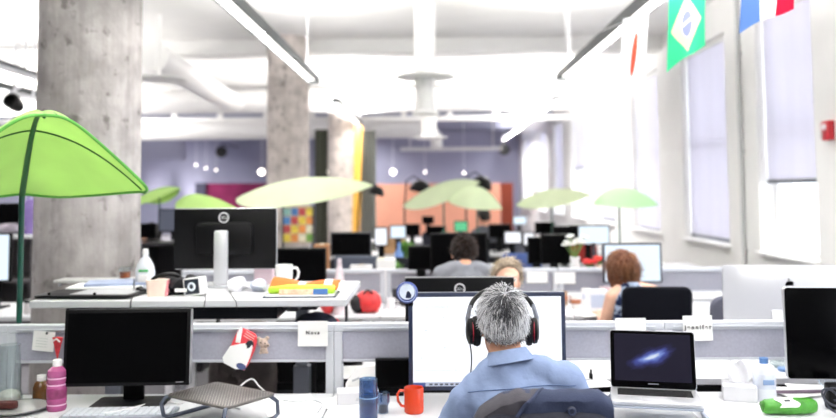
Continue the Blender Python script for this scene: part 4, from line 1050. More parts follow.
# papers and tray below the right monitor
for i, (px, py, rz, zz, lb) in enumerate(((806, 391, .1, .001, 'lowest of the papers under the right black monitor'), (815, 389, -.15, .004, 'middle paper under the right black monitor'), (800, 392, .3, .007, 'topmost of the papers under the right black monitor'))):
    paper_sheet(lb, px, py, zz, w=.21, d=.15, rz=rz, group='papers under the right monitor')
P = on(795, 395, ZD); 
m = MB(); m.box((0, 0, .006), (.2, .02, .012), .003); tag(m.build('pencil_tray', mat('mauve_plastic', '#6f5d6e', .5), loc=(P.x + .02, P.y, ZD + .008), rot=(0, 0, .05)), 'narrow mauve tray on the papers under the right monitor', 'tray')
q = on(829, 416, ZD)
cable('black cable coiled in loops at the right edge', [(q.x + .012 + .034 * math.cos(a) + .002 * a, q.y + .03 * math.sin(a * .9), ZD + .05 + .026 * math.sin(a * .31) + .032 * math.sin(a)) for a in [k * .5 for k in range(30)]], .0042, mat('navy_cable', '#1c2030', .45), 4)
m = MB(); m.box((0, 0, .05), (.06, .05, .1), .01); tag(m.build('adapter', BLACKP, loc=(q.x + .07, q.y + .10, ZD)), 'black adapter block behind the coiled cable', 'adapter')
P = on(832, 392, ZD)
t = thing('clear_bag', 'crumpled clear plastic wrap by the black cables', 'wrap', (P.x, P.y + .02, ZD + .009))
m = MB(); m.ell((0, 0, .045), (.05, .04, .045)); m.jitter(.014, 30, 2); m.build('film', thin_glass('clear_film', '#e9eef2', .15), t)
# jar behind right divider
def opp(px, py, z=ZD): return on(px, py, z)
P = opp(777, 367)
t = thing('glass_jar', 'clear glass jar behind the right divider', 'jar', (P.x, P.y, ZD))
m = MB(); m.lathe([(0, .003), (.034, .003), (.034, .09), (.036, .09), (.037, .0), (0, 0)], seg=28); m.build('glass', GLASSC, t)
P = opp(785, 371)
m = MB(); m.lathe([(0, 0), (.03, 0), (.034, .012), (.03, .016), (0, .016)], seg=24); tag(m.build('blue_lid', mat('lid_blue', '#5e7fae', .4), loc=(P.x, P.y, ZD)), 'flat blue lid beside the glass jar', 'lid')
paper_sheet('loose paper behind the right divider, nearest the glass jar', 735, 362, .001, rz=.4, w=.297, d=.21)
paper_sheet('loose paper behind the right divider, further left', 705, 366, .0022, rz=-.2, w=.25, d=.18)
paper_sheet('loose paper on the desk facing the man, beside the divider post', 355, 372, .001, rz=.15, w=.2, d=.28)
a_ = opp(711, 352); b_ = Vector((opp(718, 388, .5).x - .02, 3.72, .25))
cable('pale cable running down behind the right divider', [(a_.x - .05, a_.y + .1, ZD + .006), (a_.x, a_.y, ZD + .006), (a_.x + .03, 3.83, ZD + .006), (a_.x + .045, 3.785, ZD - .02), (a_.x + .06, 3.76, ZD - .2), (a_.x + .08, 3.75, .1)], .007, mat('pale_cable', '#c9cbd3', .5))
# dark things below the rear desks
def box_thing(name, label, cat, lo, hi, m_, bev=.01, group=None):
    lo, hi = Vector(lo), Vector(hi); c = (lo + hi) / 2; d = hi - lo
    mb = MB(); mb.box((0, 0, d.z / 2), d, bev)
    o = mb.build(name, m_, loc=(c.x, c.y, lo.z)); return tag(o, label, cat, group)
def drawer_unit(label, lo, hi, m_, group=None):
    lo, hi = Vector(lo), Vector(hi); c = (lo + hi) / 2; d = hi - lo
    t = thing('drawer_cabinet', label, 'cabinet', (c.x, c.y, lo.z), group=group)
    mb = MB(); mb.box((0, .01, d.z / 2), (d.x, d.y - .02, d.z), .005); mb.build('body', m_, t)
    for k in range(3):
        mb = MB(); mb.box((0, -d.y / 2 + .01, d.z * (k + .5) / 3), (d.x - .02, .02, d.z / 3 - .012), .004); f = mb.build('drawer', m_, t)
        mb = MB(); mb.box((0, -d.y / 2 - .006, d.z * (k + .8) / 3), (.12, .014, .012), .003); mb.build('handle', DKGREY, f)
    return t
BLK = mat('black_lacquer', '#0b0b0d', .5, spec=.25)
drawer_unit('black cabinet under the tall desk, left of its right leg', (-.96, 4.62, 0), (-.70, 5.1, .8), BLK)
drawer_unit('black cabinet under the tall desk, right end', (-.655, 4.62, 0), (-.43, 5.1, .8), BLK)
def soft(name, label, cat, loc, r, m_, seed=0, amt=.02, sc_=12, group=None, sub=3):
    mb = MB(); mb.ell((0, 0, r[2]), r, sub=sub); mb.jitter(amt, sc_, seed)
    for v in mb.bm.verts: v.co.z = max(0, v.co.z)
    return tag(mb.build(name, m_, loc=loc), label, cat, group)
BRN = mat('brown_leather', '#4b423f', .6, vary=.25, vscale=12, bump=.4, bscale=40)
# brown bag
P = at(236, 380, 4.6)
t = thing('bag', 'brown bag hanging under the tall desk', 'bag', (-1.06, 4.64, 0))
mb = MB(); mb.loft([(0, 0, .30, .17, .10), (0, 0, .32, .19, .12), (0, 0, .6, .20, .12), (0, 0, .8, .17, .09), (.0, 0, .86, .14, .05), (0, 0, .865, .1, .02)], 28, 2.6); mb.jitter(.02, 6, 2); mb.build('body', BRN, t)
mb = MB(); mb.tube([(.12, -.05, .8), (.17, -.08, .86), (.24, -.08, .86), (.26, -.08, .78), (.2, -.1, .72)], .014, 10); mb.build('handle', mat('bag_handle', '#6a605c', .5), t)
mb = MB(); mb.box((0, 0, .15), (.3, .2, .3), .02); mb.build('foot_block', BRN, t)
# black pc below the desk facing the man
P = at(375, 385, 4.55)
box_thing('computer_tower', 'black computer box under the desk facing the man', 'computer', (at(376, 380, 3.95).x, 3.9, .2), (at(376, 380, 3.95).x + .2, 4.3, .695), BLK)
for o in [o for o in S.objects if o.name.startswith('computer_tower')]: o.location.z = 0.0
xa, xb = at(375.5, 370, 3.525).x, at(411, 370, 3.525).x
t = thing('monitor', 'small black screen standing low behind the lit monitor', 'monitor', ((xa + xb) / 2, 3.525, ZD))
mb = MB(); mb.rrect(xb - xa, .122, .03, .004, .003, T(0, 0, .093)); mb.build('casing', BLACKP, t)
mb = MB(); mb.box((0, -.0155, .094), (xb - xa - .014, .001, .106)); mb.build('screen', BLACKM, t, False)
mb = MB(); mb.box((0, .002, .018), (.05, .02, .036), .003); mb.box((0, 0, .005), (.09, .05, .01), .003); mb.build('stand', BLACKP, t)
xa, xb = at(346, 370, 3.53).x, at(375, 370, 3.53).x
t = thing('document_folder', 'white folder of papers standing between the divider post and the small black screen', 'folder', ((xa + xb) / 2, 3.525, ZD))
mb = MB(); mb.prism([(-(xb - xa) / 2, 0), ((xb - xa) / 2, 0), ((xb - xa) / 2, .125), (-(xb - xa) / 6, .118), (-(xb - xa) / 2, .05)], .03, .002); mb.build('cover', PAPER, t, False)
mb = MB(); mb.box((.01, -.0165, .07), (.035, .001, .008), 0, Ry(-.4)); mb.build('grey_mark', mat('print_grey', '#b7b9be', .6), t, False)

# ------------------------------------------------------------------ things on the standing desk
def sd(px, py, z=SZ): p = on(px, py, z); return (p.x, min(max(p.y, SY0 + .02), SY1 - .02), z)
P = sd(88, 298)
t = thing('tablet', 'flat black drawing tablet at the left end of the tall desk', 'tablet', (at(92, 298, 3.92).x, 3.92, SZ), math.radians(-3))
mb = MB(); mb.rrect(.46, .25, .012, .03, .004, T(0, 0, .012) @ Rx(PI / 2)); mb.build('body', BLACKP, t)
mb = MB(); mb.rrect(.28, .19, .002, .006, 0, T(.07, .01, .019) @ Rx(PI / 2)); mb.build('drawing_area', mat('tablet_grey', '#b9babc', .3), t)
mb = MB(); mb.box((-.16, -.1, .024), (.012, .012, .012), .003); mb.box((.06, -.1, .024), (.012, .012, .012), .003); mb.build('button', BLACKP, t)
P = at(96, 288, 4.2)
t = thing('paper_stack', 'stack of papers and blue folders beside the flat tablet', 'papers', (at(108, 290, 4.18).x, 4.19, SZ), .1)
mb = MB(); mb.box((0, 0, .012), (.36, .22, .024), .002); mb.build('papers', PAPER, t, False)
mb = MB(); mb.box((.04, .02, .031), (.3, .2, .014), .002, Rz(.15)); mb.build('blue_folder', mat('pale_blue_folder', '#8f9bb5', .5, vary=.15, vscale=20), t, False)
t = thing('small_shelf', 'low clear shelf on thin legs at the left of the tall desk', 'shelf', (at(95, 280, 4.40).x, 4.41, SZ))
zt_ = at(94, 279, 4.40).z - SZ
mb = MB(); mb.rrect(.40, .15, .014, .01, .003, T(0, 0, zt_ - .007) @ Rx(PI / 2)); mb.build('top', mat('greyish_acrylic', '#b9bab6', .3), t)
for sx in (-1, 1):
    for sy in (-1, 1):
        mb = MB(); mb.cyl((sx * .17, sy * .055, 0), (sx * .17, sy * .055, zt_ - .013), .009); mb.build('leg', mat('steel_leg', '#a5a7aa', .3, metal=.6), t)
P = at(125, 277, 4.4)
t = thing('drinking_glass', 'glass of amber drink on the low shelf', 'glass', (P.x - .005, 4.41, SZ + zt_))
mb = MB(); mb.lathe([(0, .004), (.027, .004), (.031, .062), (.033, .062), (.03, 0), (0, 0)], seg=28); mb.build('glass', GLASSC, t)
mb = MB(); mb.lathe([(0, .005), (.0265, .005), (.029, .036), (0, .036)], seg=28); mb.build('drink', mat('amber_drink', '#a0532a', .15, vary=.2, vscale=20), t)
t = thing('soap_bottle', 'white flat bottle with a green label on the tall desk', 'bottle', (at(145, 291, 4.2).x, 4.2, SZ))
mb = MB(); mb.loft([(0, 0, 0, .044, .028), (0, 0, .01, .048, .03), (0, 0, .09, .05, .03), (0, 0, .12, .043, .027), (0, 0, .15, .028, .02), (0, 0, .165, .015, .014), (0, 0, .18, .013, .013)], 32, 2.2); mb.build('body', WPL, t)
mb = MB(); mb.box((.0, -.0285, .095), (.05, .008, .012), .002); mb.build('green_label', mat('label_green', '#3fa05a', .5), t)
mb = MB(); mb.box((.0, -.0285, .05), (.05, .008, .05), .002); mb.build('pale_label', mat('label_pale', '#e2dfe0', .5, vary=.1, vscale=60), t)
mb = MB(); mb.lathe([(.016, .178), (.017, .18), (.014, .205), (0, .207)], seg=20); mb.build('cap', WCERAM, t)
t = thing('plastic_tub', 'pale tub with a pink end panel in front of the flat bottle', 'box', (at(158, 300, 3.93).x, 3.93, SZ), .12)
mb = MB(); mb.loft([(0, 0, 0, .046, .04), (0, 0, .075, .052, .046), (0, 0, .078, .052, .046)], 32, 6); mb.build('body', mat('peach_plastic', '#ead3c4', .4, vary=.1, vscale=20), t)
mb = MB(); mb.box((.044, -.004, .04), (.016, .07, .074), .004); mb.build('pink_panel', mat('pink_panel', '#e48a92', .5), t)
t = thing('headset_bundle', 'tangled bundle of black headset and cloth on the tall desk', 'headset', (at(178, 297, 3.98).x, 3.98, SZ), scale=1.35)
mb = MB(); mb.ell((.01, 0, .028), (.06, .05, .03)); mb.ell((-.035, .01, .045), (.03, .03, .018)); mb.ell((.05, -.01, .05), (.025, .03, .02)); mb.jitter(.022, 22, 3)
for v in mb.bm.verts: v.co.z = max(0, v.co.z)
mb.build('cloth', mat('black_cloth', '#15141a', .8), t)
mb = MB(); mb.tube([(-.03 + .055 * math.cos(a * .8), -.03 + .02 * math.sin(a), .04 + .035 * math.sin(a * .8)) for a in [k * .4 for k in range(30)]], .006, 8); mb.build('headset_band', BLACKP, t)
mb = MB(); mb.lathe([(0, -.01), (.026, -.01), (.03, 0), (.026, .014), (0, .014)], seg=20, M=T(.075, -.03, .03) @ Ry(1.1)); mb.build('ear_pad', BLACKP, t)
mb = MB(); mb.box((.03, -.052, .02), (.05, .004, .012)); mb.build('white_tag', PAPER, t)
soft('black_gadget', 'small black gadget with wires, left of the pale tub', 'gadget', (at(140, 298, 4.0).x, 4.0, SZ), (.035, .03, .02), BLACKP, 8, .02, 25)
t = thing('display_cube', 'small white cube with a round white mark on its dark face', 'gadget', (at(196.5, 294, 3.93).x, 3.93, SZ), rot=(0, math.radians(-8), math.radians(-16)), scale=1.25)
mb = MB(); mb.box((0, 0, .035), (.078, .05, .07), .006); mb.build('body', WCERAM, t)
mb = MB(); mb.box((0, -.0255, .036), (.062, .002, .056), 0); mb.build('dark_face', mat('cube_face', '#1b2330', .3), t)
mb = MB(); mb.tube([(.013 * math.cos(a), -.0275, .036 + .013 * math.sin(a)) for a in [2 * PI * k / 24 for k in range(24)]], .0042, 8, closed=True); mb.build('round_mark', mat('cube_mark', '#dfe6f0', .4), t)
soft('cloth_ball', 'crumpled white cloth in front of the turned monitor', 'cloth', (at(238, 297, 4.1).x, 4.1, SZ), (.06, .05, .028), mat('crumpled_white', '#e6e5ea', .9), 1, .03, 20)
soft('plastic_roll', 'crumpled pale plastic bag with a blue print', 'bag', (at(258, 297, 4.08).x, 4.08, SZ), (.05, .05, .03), mat('pale_blue_plastic', '#cfd4e6', .4, vary=.15, vscale=20), 5, .025, 20)
t = thing('clear_box', 'pale pink translucent box right of the turned monitor stand', 'box', (at(264.5, 288, 4.42).x, 4.42, SZ))
mb = MB(); mb.box((0, 0, .055), (.1, .08, .11), .006); mb.build('body', mat('pale_pink_box', '#e0c9d2', .4), t)
mb = MB(); mb.box((0, 0, .113), (.104, .084, .01), .003); mb.build('lid', mat('pale_pink_lid', '#ead9df', .4), t)
t = thing('mug', 'white mug on the tall desk behind the orange vest', 'mug', (at(284, 287, 4.28).x, 4.28, SZ), 0)
mb = MB(); mb.lathe([(0, .0), (.04, 0), (.043, .006), (.0455, .112), (.0425, .112), (.04, .01), (0, .008)], seg=32); mb.build('body', WCERAM, t)
mb = MB(); mb.tube([(.043, 0, .095), (.066, 0, .096), (.077, 0, .075), (.073, 0, .048), (.058, 0, .03), (.041, 0, .026)], .0065, 10); mb.build('handle', WCERAM, t)
# hi vis vest
vx0, vx1 = at(270, 297, 3.95).x, at(338, 297, 3.95).x
t = thing('safety_vest', 'folded orange and lime safety vest at the right of the tall desk', 'vest', ((vx0 + vx1) / 2, 3.98, SZ + .009))
VW = vx1 - vx0
LIME = mat('lime_cloth', '#aed63a', .8, vary=.1, vscale=20); ORG = mat('orange_cloth', '#e5661a', .8, vary=.12, vscale=20); REFL = mat('reflective_band', '#b9c3cf', .4)
mb = MB(); mb.box((-.005, .0, .019), (VW * .99, .21, .032), .014); 
bmesh.ops.subdivide_edges(mb.bm, edges=mb.bm.edges[:], cuts=3, use_grid_fill=True); mb.jitter(.008, 11, 2)
for v in mb.bm.verts: v.co.z = max(.0, v.co.z)
mb.build('lime_layer', LIME, t)
def vest(u, v, k=0.0):
    x = (u - .5) * VW * .98
    return Vector((x, .12 - .19 * v, .040 + .016 * math.sin(PI * min(1, v * 1.1)) * (1 - .15 * u) + .014 * (1 - u) * (1 - v) - .010 * v + .006 * math.sin(u * 9 + v * 3) + k - .012 * math.sin(PI * u)))
mb = MB(); mb.grid(lambda u, v: vest(u, v), 24, 12, .012); mb.build('orange_layer', ORG, t)
for u0, u1 in ((.38, .5), (.78, .9)):
    mb = MB(); mb.grid(lambda u, v: vest(u0 + (u1 - u0) * u + .02 * v, v, .0022), 6, 12, .0012); mb.build('reflective_strip', REFL, t)
P = at(300, 298, 3.85)
t = thing('folder', 'dark edged printed folder under the safety vest', 'folder', (P.x, 3.92, SZ), .02)
mb = MB(); mb.box((0, 0, .003), (.34, .22, .006), .001); mb.build('cover', mat('folder_dark', '#3a4550', .5), t, False)
mb = MB(); mb.box((.0, -.0, .0072), (.32, .2, .003)); mb.build('paper', PAPER, t, False)
t = thing('booklet', 'small printed booklet with a blue end leaning on the vest', 'booklet', (P.x - .0, 3.855, SZ + .011), 0)
mb = MB(); mb.box((-.02, 0, .012), (.16, .012, .024), .002, Rx(-.35)); mb.build('cover', mat('booklet_print', '#d8b79a', .6, vary=.4, vscale=40), t, False)
mb = MB(); mb.box((.095, 0, .012), (.068, .012, .026), .002, Rx(-.35)); mb.build('blue_end', mat('booklet_blue', '#2f5f9c', .5), t, False)
cable('thin dark cable hanging from the tall desk below the cube', [(at(205, 296, 4.1).x, 4.1, SZ + .004), (at(206, 299, 3.8).x, 3.79, SZ + .004), (at(205, 303, 3.74).x, 3.738, SZ - .005), (at(204, 309, 3.74).x, 3.735, SZ - .04)], .0022, CABLE_B)
cable('thin dark cable hanging from the tall desk below the turned monitor', [(at(232, 292, 4.3).x, 4.2, SZ + .004), (at(234, 299, 3.8).x, 3.79, SZ + .004), (at(236, 303, 3.74).x, 3.738, SZ - .005), (at(237, 309, 3.74).x, 3.735, SZ - .04)], .0022, CABLE_B)
cable('black cable from the tablet down over the desk edge', [(at(134, 280, 4.2).x, 4.2, SZ + .05), (at(134, 288, 4.0).x, 4.0, SZ + .02), (at(132, 297, 3.8).x, 3.8, SZ + .004), (at(131, 303, 3.74).x, 3.738, SZ - .005), (at(130.5, 308, 3.735).x, 3.735, SZ - .04)], .0035, CABLE_B)
# clothes under the tall desk
soft('bundle_of_clothes', 'dark folded clothes on the shelf under the tall desk', 'clothes', (at(316, 319, 4.05).x, 4.05, .865), (.11, .1, .07), mat('dark_navy_cloth', '#2a2c3d', .9, vary=.3, vscale=20), 4, .02, 14)
soft('red_cloth', 'red cloth beside the dark folded clothes', 'clothes', (at(334, 318, 4.05).x, 4.05, .865), (.03, .08, .05), mat('red_cloth', '#b0202e', .9), 6, .012, 20)
soft('white_bundle', 'white bundle on the shelf under the tall desk', 'clothes', (at(281, 320, 4.05).x, 4.05, .865), (.10, .1, .035), mat('white_cloth', '#e3e1e0', .9), 9, .02, 12)
t = thing('under_shelf', 'shelf hanging under the tall desk holding the folded clothes', 'shelf', (-.755, 4.05, .84))
mb = MB(); mb.box((0, 0, .0125), (.66, .4, .025), .003); mb.build('board', DKGREY, t, False)
for s in (-1, 1):
    mb = MB(); mb.box((s * .325, .1, .118), (.012, .04, .212)); mb.build('bracket', DKGREY, t, False)

# ------------------------------------------------------------------ chairs
def office_chair(label, loc, rz, back_m, zb=.56, zt=1.0, bw=.44, group=None, r=.07, seat_m=None, tilt=.12, arms=False):
    t = thing('office_chair', label, 'chair', loc, rz, group)
    seat_m = seat_m or back_m
    m = MB(); m.rrect(.48, .46, .075, .08, .025, T(0, .0, .435) @ Rx(PI / 2)); m.build('seat', seat_m, t)
    h = zt - zb
    m = MB()
    def bk(u, v):
        a = 2 * u - 1; return Vector((0, 0, 0))
    m.rrect(bw, h, .055, r, .022, T(0, -.235, zb) @ Rx(tilt) @ T(0, 0, h / 2))
    for v in m.bm.verts: v.co.y += .35 * v.co.x ** 2
    m.build('backrest', back_m, t)
    m = MB(); m.tube([(0, -.05, .40), (0, -.27, .40), (0, -.30, .48), (0, -.275, .72)], .022, 10); m.build('back_bar', DKGREY, t)
    m = MB(); m.cyl((0, 0, .1), (0, 0, .41), .028); m.cyl((0, 0, .1), (0, 0, .25), .042); m.build('gas_lift', BLACKP, t)
    m = MB()
    for k in range(5):
        a = 2 * PI * k / 5 + .3; m.tube([(0, 0, .11), (.3 * math.cos(a), .3 * math.sin(a), .075)], [.03, .018], 8)
    m.build('star_base', DKGREY, t)
    for k in range(5):
        a = 2 * PI * k / 5 + .3
        m = MB(); m.cyl((.3 * math.cos(a) - .012, .3 * math.sin(a), .03), (.3 * math.cos(a) + .012, .3 * math.sin(a), .03), .03); m.cyl((.3 * math.cos(a), .3 * math.sin(a), .03), (.3 * math.cos(a), .3 * math.sin(a), .08), .009); m.build('caster', BLACKP, t)
    return t

# ------------------------------------------------------------------ people
def hand(mb, wr, d, side, curl=.5):
    wr = Vector(wr); d = Vector(d).normalized(); lat = d.cross(Vector((0, 0, 1))).normalized(); dn = Vector((0, 0, -1))
    Mx = Matrix((lat, d, -dn)).transposed().to_4x4()
    mb.ell(wr + d * .05, (.038, .05, .015), Mx, 2)
    for k, (off, ln) in enumerate(((-.028, .066), (-.0095, .076), (.0095, .072), (.027, .056))):
        b = wr + d * .088 + lat * off * 1.0
        m1 = b + d * ln * .5 + dn * .006 + lat * off * .15; e = m1 + (d * (1 - curl) + dn * curl).normalized() * ln * .5
        mb.chain([(b - d * .02, .0095), (m1, .0088), (e, .0072)])
    b = wr + d * .025 + lat * (-side) * .03; m1 = b + d * .03 + lat * (-side) * .028 + dn * .008; e = m1 + d * .03 + lat * (-side) * .004 + dn * .006
    mb.chain([(b, .013), (m1, .0105), (e, .0085)])
def head_parts(mb, H, fem=False):
    def P(v): return H @ Vector(v)
    R3 = H.to_3x3().to_4x4()
    mb.ell(P((0, -.008, .02)), (.075, .096, .098), R3); mb.ell(P((0, .03, -.045)), (.057, .068, .082), R3)
    mb.ell(P((0, .068, -.098)), (.022, .02, .018), R3, 2); mb.ell(P((0, .084, .028)), (.045, .016, .01), R3, 2)
    mb.cap(P((0, .092, .008)), .009, P((0, .112, -.026)), .0125)
    for s in (-1, 1):
        mb.ell(P((s * .078, -.005, -.012)), (.011, .024, .033), R3 @ Rz(s * -.3), 2); mb.ell(P((s * .037, .066, -.02)), (.024, .02, .02), R3, 2)
HAIRLINE_SHORT = ((-1, -.72), (-.45, -.62), (-.1, -.1), (.3, .12), (.6, .4), (1, .5))
def interp(tab, x):
    if x <= tab[0][0]: return tab[0][1]
    for (a, va), (b, vb) in zip(tab, tab[1:]):
        if x <= b: return va + (vb - va) * (x - a) / (b - a)
    return tab[-1][1]
def hair_cap(parent, H, m_, line, r=(.081, .103, .104), c=(0, -.008, .02), puff=.008, seed=0, drop=None, name='hair'):
    mb = MB(); mb.ell((0, 0, 0), (1, 1, 1), sub=5)
    for v in mb.bm.verts:
        d = v.co.normalized(); t = interp(line, d.y) ; k = max(0, min(1, (d.z - t) / .12 + .5))
        q = Vector((d.x * r[0], d.y * r[1], d.z * r[2])); n = noise.noise(Vector((d.x * 9 + seed, d.y * 9, d.z * 2.2)))
        q *= (.86 + .14 * k) + k * puff * (1 + n) / .1 * 1.0
        if drop and d.y < .35 and d.z < .2:
            q.z -= drop * min(1, (.2 - d.z)) * k; q.x *= 1 + .1 * min(1, .2 - d.z)
        v.co = H @ (q + Vector(c))
    return mb.build(name, m_, parent)
def strands(parent, H, m_, line, n, r, c, length, whorl, name, mask, seed, wdt=.0011, lift=.30):
    rnd = random.Random(seed); mb = MB(); W = Vector(whorl).normalized(); made = 0
    while made < n:
        d = Vector((rnd.gauss(0, 1), rnd.gauss(0, 1), rnd.gauss(0, 1)))
        if d.length < .1: continue
        d.normalize()
        if d.z < interp(line, d.y) or not mask(d, rnd): continue
        made += 1
        p = Vector((d.x * r[0], d.y * r[1], d.z * r[2])); nrm = Vector((d.x / r[0], d.y / r[1], d.z / r[2])).normalized()
        tg = (d - W * d.dot(W)); tg = tg - nrm * tg.dot(nrm)
        if tg.length < 1e-3: tg = nrm.orthogonal()
        tg.normalize(); tg = (tg + Vector((rnd.gauss(0, .22), rnd.gauss(0, .22), rnd.gauss(0, .22) - .3))).normalized()
        L = length * rnd.uniform(.6, 1.3); lf = (lift + .75 * max(0, d.z - .3)) * rnd.uniform(.5, 1.4)
        p1 = p + (tg + nrm * lf) * L * .5; p2 = p1 + (tg + nrm * (lf * .35) + Vector((0, 0, -.2))) * L * .5
        x = tg.cross(nrm).normalized()
        cs = [H @ (q + Vector(c)) for q in (p, p1, p2)]; x = H.to_3x3() @ x; nn = H.to_3x3() @ nrm
        a = [mb.bm.verts.new(cs[0] + x * wdt), mb.bm.verts.new(cs[0] - x * wdt), mb.bm.verts.new(cs[0] + nn * wdt)]
        b = [mb.bm.verts.new(cs[1] + x * wdt * .8), mb.bm.verts.new(cs[1] - x * wdt * .8), mb.bm.verts.new(cs[1] + nn * wdt * .8)]
        e = mb.bm.verts.new(cs[2])
        for k in range(3):
            k2 = (k + 1) % 3; mb.bm.faces.new((a[k], a[k2], b[k2], b[k])); mb.bm.faces.new((b[k], b[k2], e))
    return mb.build(name, m_, parent, fix=False)
def island_mat(name, stops, rough=.45):
    m = bpy.data.materials.new(name); m.use_nodes = True; nt = m.node_tree; b = nt.nodes['Principled BSDF']
    b.inputs['Roughness'].default_value = rough; b.inputs['Specular IOR Level'].default_value = .4
    g = nt.nodes.new('ShaderNodeNewGeometry'); r = nt.nodes.new('ShaderNodeValToRGB')
    e = r.color_ramp.elements; e[0].position, e[0].color = stops[0][0], hexc(stops[0][1]); e[1].position, e[1].color = stops[-1][0], hexc(stops[-1][1])
    for p, c in stops[1:-1]: x = e.new(p); x.color = hexc(c)
    nt.links.new(g.outputs['Random Per Island'], r.inputs['Fac']); nt.links.new(r.outputs['Color'], b.inputs['Base Color'])
    return m
SKIN = mat('skin', '#d8a184', .5, spec=.35, vary=.06, vscale=25)
SKINP = mat('skin_pale', '#e6b79e', .5, spec=.35, vary=.05, vscale=25)
JEANS = mat('dark_trousers', '#2b303c', .9, spec=.1, vary=.1, vscale=60)
SHOE = mat('dark_shoe', '#1c1a1a', .5)
def human(label, loc, rz, shirt, skin=SKIN, scale=1.0, sleeve='long', hx=0.0, hy=.04, hz=1.195, pitch=0.0, yaw=0.0, roll=0.0, shl=(0, 0), elbow=(.255, .10, .73), wrist=(.15, .36, .775), w=1.0, lean=0.0, group=None, collar=False, shx=0.0, trousers=JEANS, vox=.0075, hand_d=(-.15, 1, -.05), eyes=True, lips='#b5685c', wrinkle=.0035, hs=1.0):
    t = thing('person', label, 'person', loc, rz, group, scale=scale if scale != 1 else None)
    H = T(hx, hy, hz) @ Rz(yaw) @ Ry(roll) @ Rx(-pitch) @ Matrix.Scale(hs, 4)
    nb = Vector((hx * .7 + shx * .5, -.005, 1.04))
    sh = {s: Vector((shx + s * .168 * w, -.01, .962 + shl[0 if s < 0 else 1])) for s in (-1, 1)}
    el = {s: Vector((shx + s * elbow[0] * w, elbow[1], elbow[2])) for s in (-1, 1)}
    wr = {s: Vector((shx * .5 + s * wrist[0], wrist[1], wrist[2])) for s in (-1, 1)}
    b = MB(); head_parts(b, H)
    b.cap(H @ Vector((0, -.02, -.06)), .053, nb, .056)
    b.loft([(0, 0, .46, .14, .11), (0, 0, .56, .15, .11), (shx * .4, 0, .75, .14, .095), (shx, 0, .9, .15, .09), (shx, 0, 1.0, .12, .07), (nb.x, 0, 1.05, .05, .05)], 24)
    for s in (-1, 1):
        b.chain([(nb + Vector((s * .03, 0, -.01)), .045), (sh[s], .05), (el[s], .04), (wr[s], .027)])
        hd = Vector(hand_d); hd.x *= s; hand(b, wr[s], hd, s)
        b.chain([((s * .09, .02, .53), .08), ((s * .11, .42, .51), .06), ((s * .11, .40, .10), .042), ((s * .11, .42, .06), .04)])
    mkobj('body', fuse(b, vox, 3), skin, t)
    # clothes
    c = MB()
    c.loft([(0, 0, .47, .165, .13), (0, 0, .56, .17, .135), (shx * .4, 0, .74, .165, .125), (shx * .8, 0, .86, .178 * w, .123), (shx, -.004, .94, .185 * w, .115), (shx, -.006, 1.0, .15 * w, .088), (nb.x, -.006, 1.045, .078, .068), (nb.x, -.006, 1.066, .066, .062)], 32)
    for s in (-1, 1):
        if sleeve != 'none': c.chain([(nb + Vector((s * .042, -.004, -.006)), .05), (nb.lerp(sh[s], .5) + Vector((0, -.004, .012)), .056), (sh[s], .062)])
        else: c.chain([(nb + Vector((s * .045, -.004, -.03)), .045), (sh[s] + Vector((-s * .03, 0, -.005)), .05)])
        if sleeve == 'short': c.chain([(sh[s], .062), (sh[s].lerp(el[s], .6), .056)])
        if sleeve == 'long': c.chain([(sh[s], .062), (el[s], .053), (wr[s].lerp(el[s], .12), .039)])
    me = fuse(c, .0085, 9, .6)
    for v in me.vertices:
        n = noise.noise(v.co * 9) * .6 + noise.noise(Vector((v.co.x * 22, v.co.y * 10, v.co.z * 12 + v.co.x * 14))) * .4
        v.co += v.normal * wrinkle * n * 1.6
    so = mkobj('shirt', me, shirt, t)
    g = MB()
    for s in (-1, 1): g.chain([((s * .08, .0, .54), .10), ((s * .115, .42, .515), .073), ((s * .115, .405, .14), .056)])
    mkobj('trousers', fuse(g, .012, 4), trousers, t)
    for s in (-1, 1):
        g = MB(); g.ell((s * .115, .45, .045), (.045, .13, .05), sub=3)
        for v in g.bm.verts: v.co.z = max(.002, v.co.z)
        g.build('shoe', SHOE, t)
    if eyes:
        for s in (-1, 1):
            g = MB(); g.ell((0, 0, 0), (.012,) * 3, sub=2); e = g.build('eye', WCERAM, t); e.matrix_local = H @ T(s * .03, .083, .010)
            g = MB(); g.ell((0, .0085, 0), (.0055, .004, .0055), sub=2); g.build('iris', mat('iris_dark', '#2d2018', .3), e)
        g = MB(); g.ell((0, 0, 0), (.022, .008, .007), sub=2); e = g.build('lips', mat('lips' + lips, lips, .5), t); e.matrix_local = H @ T(0, .091, -.066)
    return t, H, so, nb

# ---- the man in front
MX0, MY0 = .262, 2.60
SHIRT = mat('blue_shirt', '#8292b2', .85, spec=.15, vary=.07, vscale=18, bump=.5, bscale=22)
man, H, shirt_o, nb = human('man seen from behind in a light blue shirt, grey hair, wearing headphones', (MX0, MY0, 0), 0, SHIRT, hs=.985, hx=-.034, hy=.05, hz=1.166, pitch=-.02, yaw=.03, roll=.0, shl=(-.02, .034), elbow=(.275, .10, .75), wrist=(.14, .37, .775), w=.92, shx=.004, vox=.006, wrinkle=.013)
GREYCAP = mat('grey_hair_base', '#8a8b90', .7, vary=.35, vscale=60)
hair_cap(man, H, GREYCAP, HAIRLINE_SHORT, r=(.078, .099, .1), puff=.002)
GH = island_mat('grey_hair', [(0, '#818287'), (.12, '#b0b1b6'), (.35, '#e2e3e7'), (1, '#ffffff')])
DH = island_mat('dark_grey_hair', [(0, '#141416'), (.5, '#303034'), (.85, '#606166'), (1, '#b4b4b8')])
rs, cs_ = (.0785, .1, .1), (0, -.008, .02)
def crown(d): return math.exp(-((d.x + .02) ** 2 / .15 + (d.z - .55) ** 2 / .16)) * (1 if d.y < .1 else .3)
def nape(d): return 1.0 if (d.z < -.5 and d.y < 0) else 0
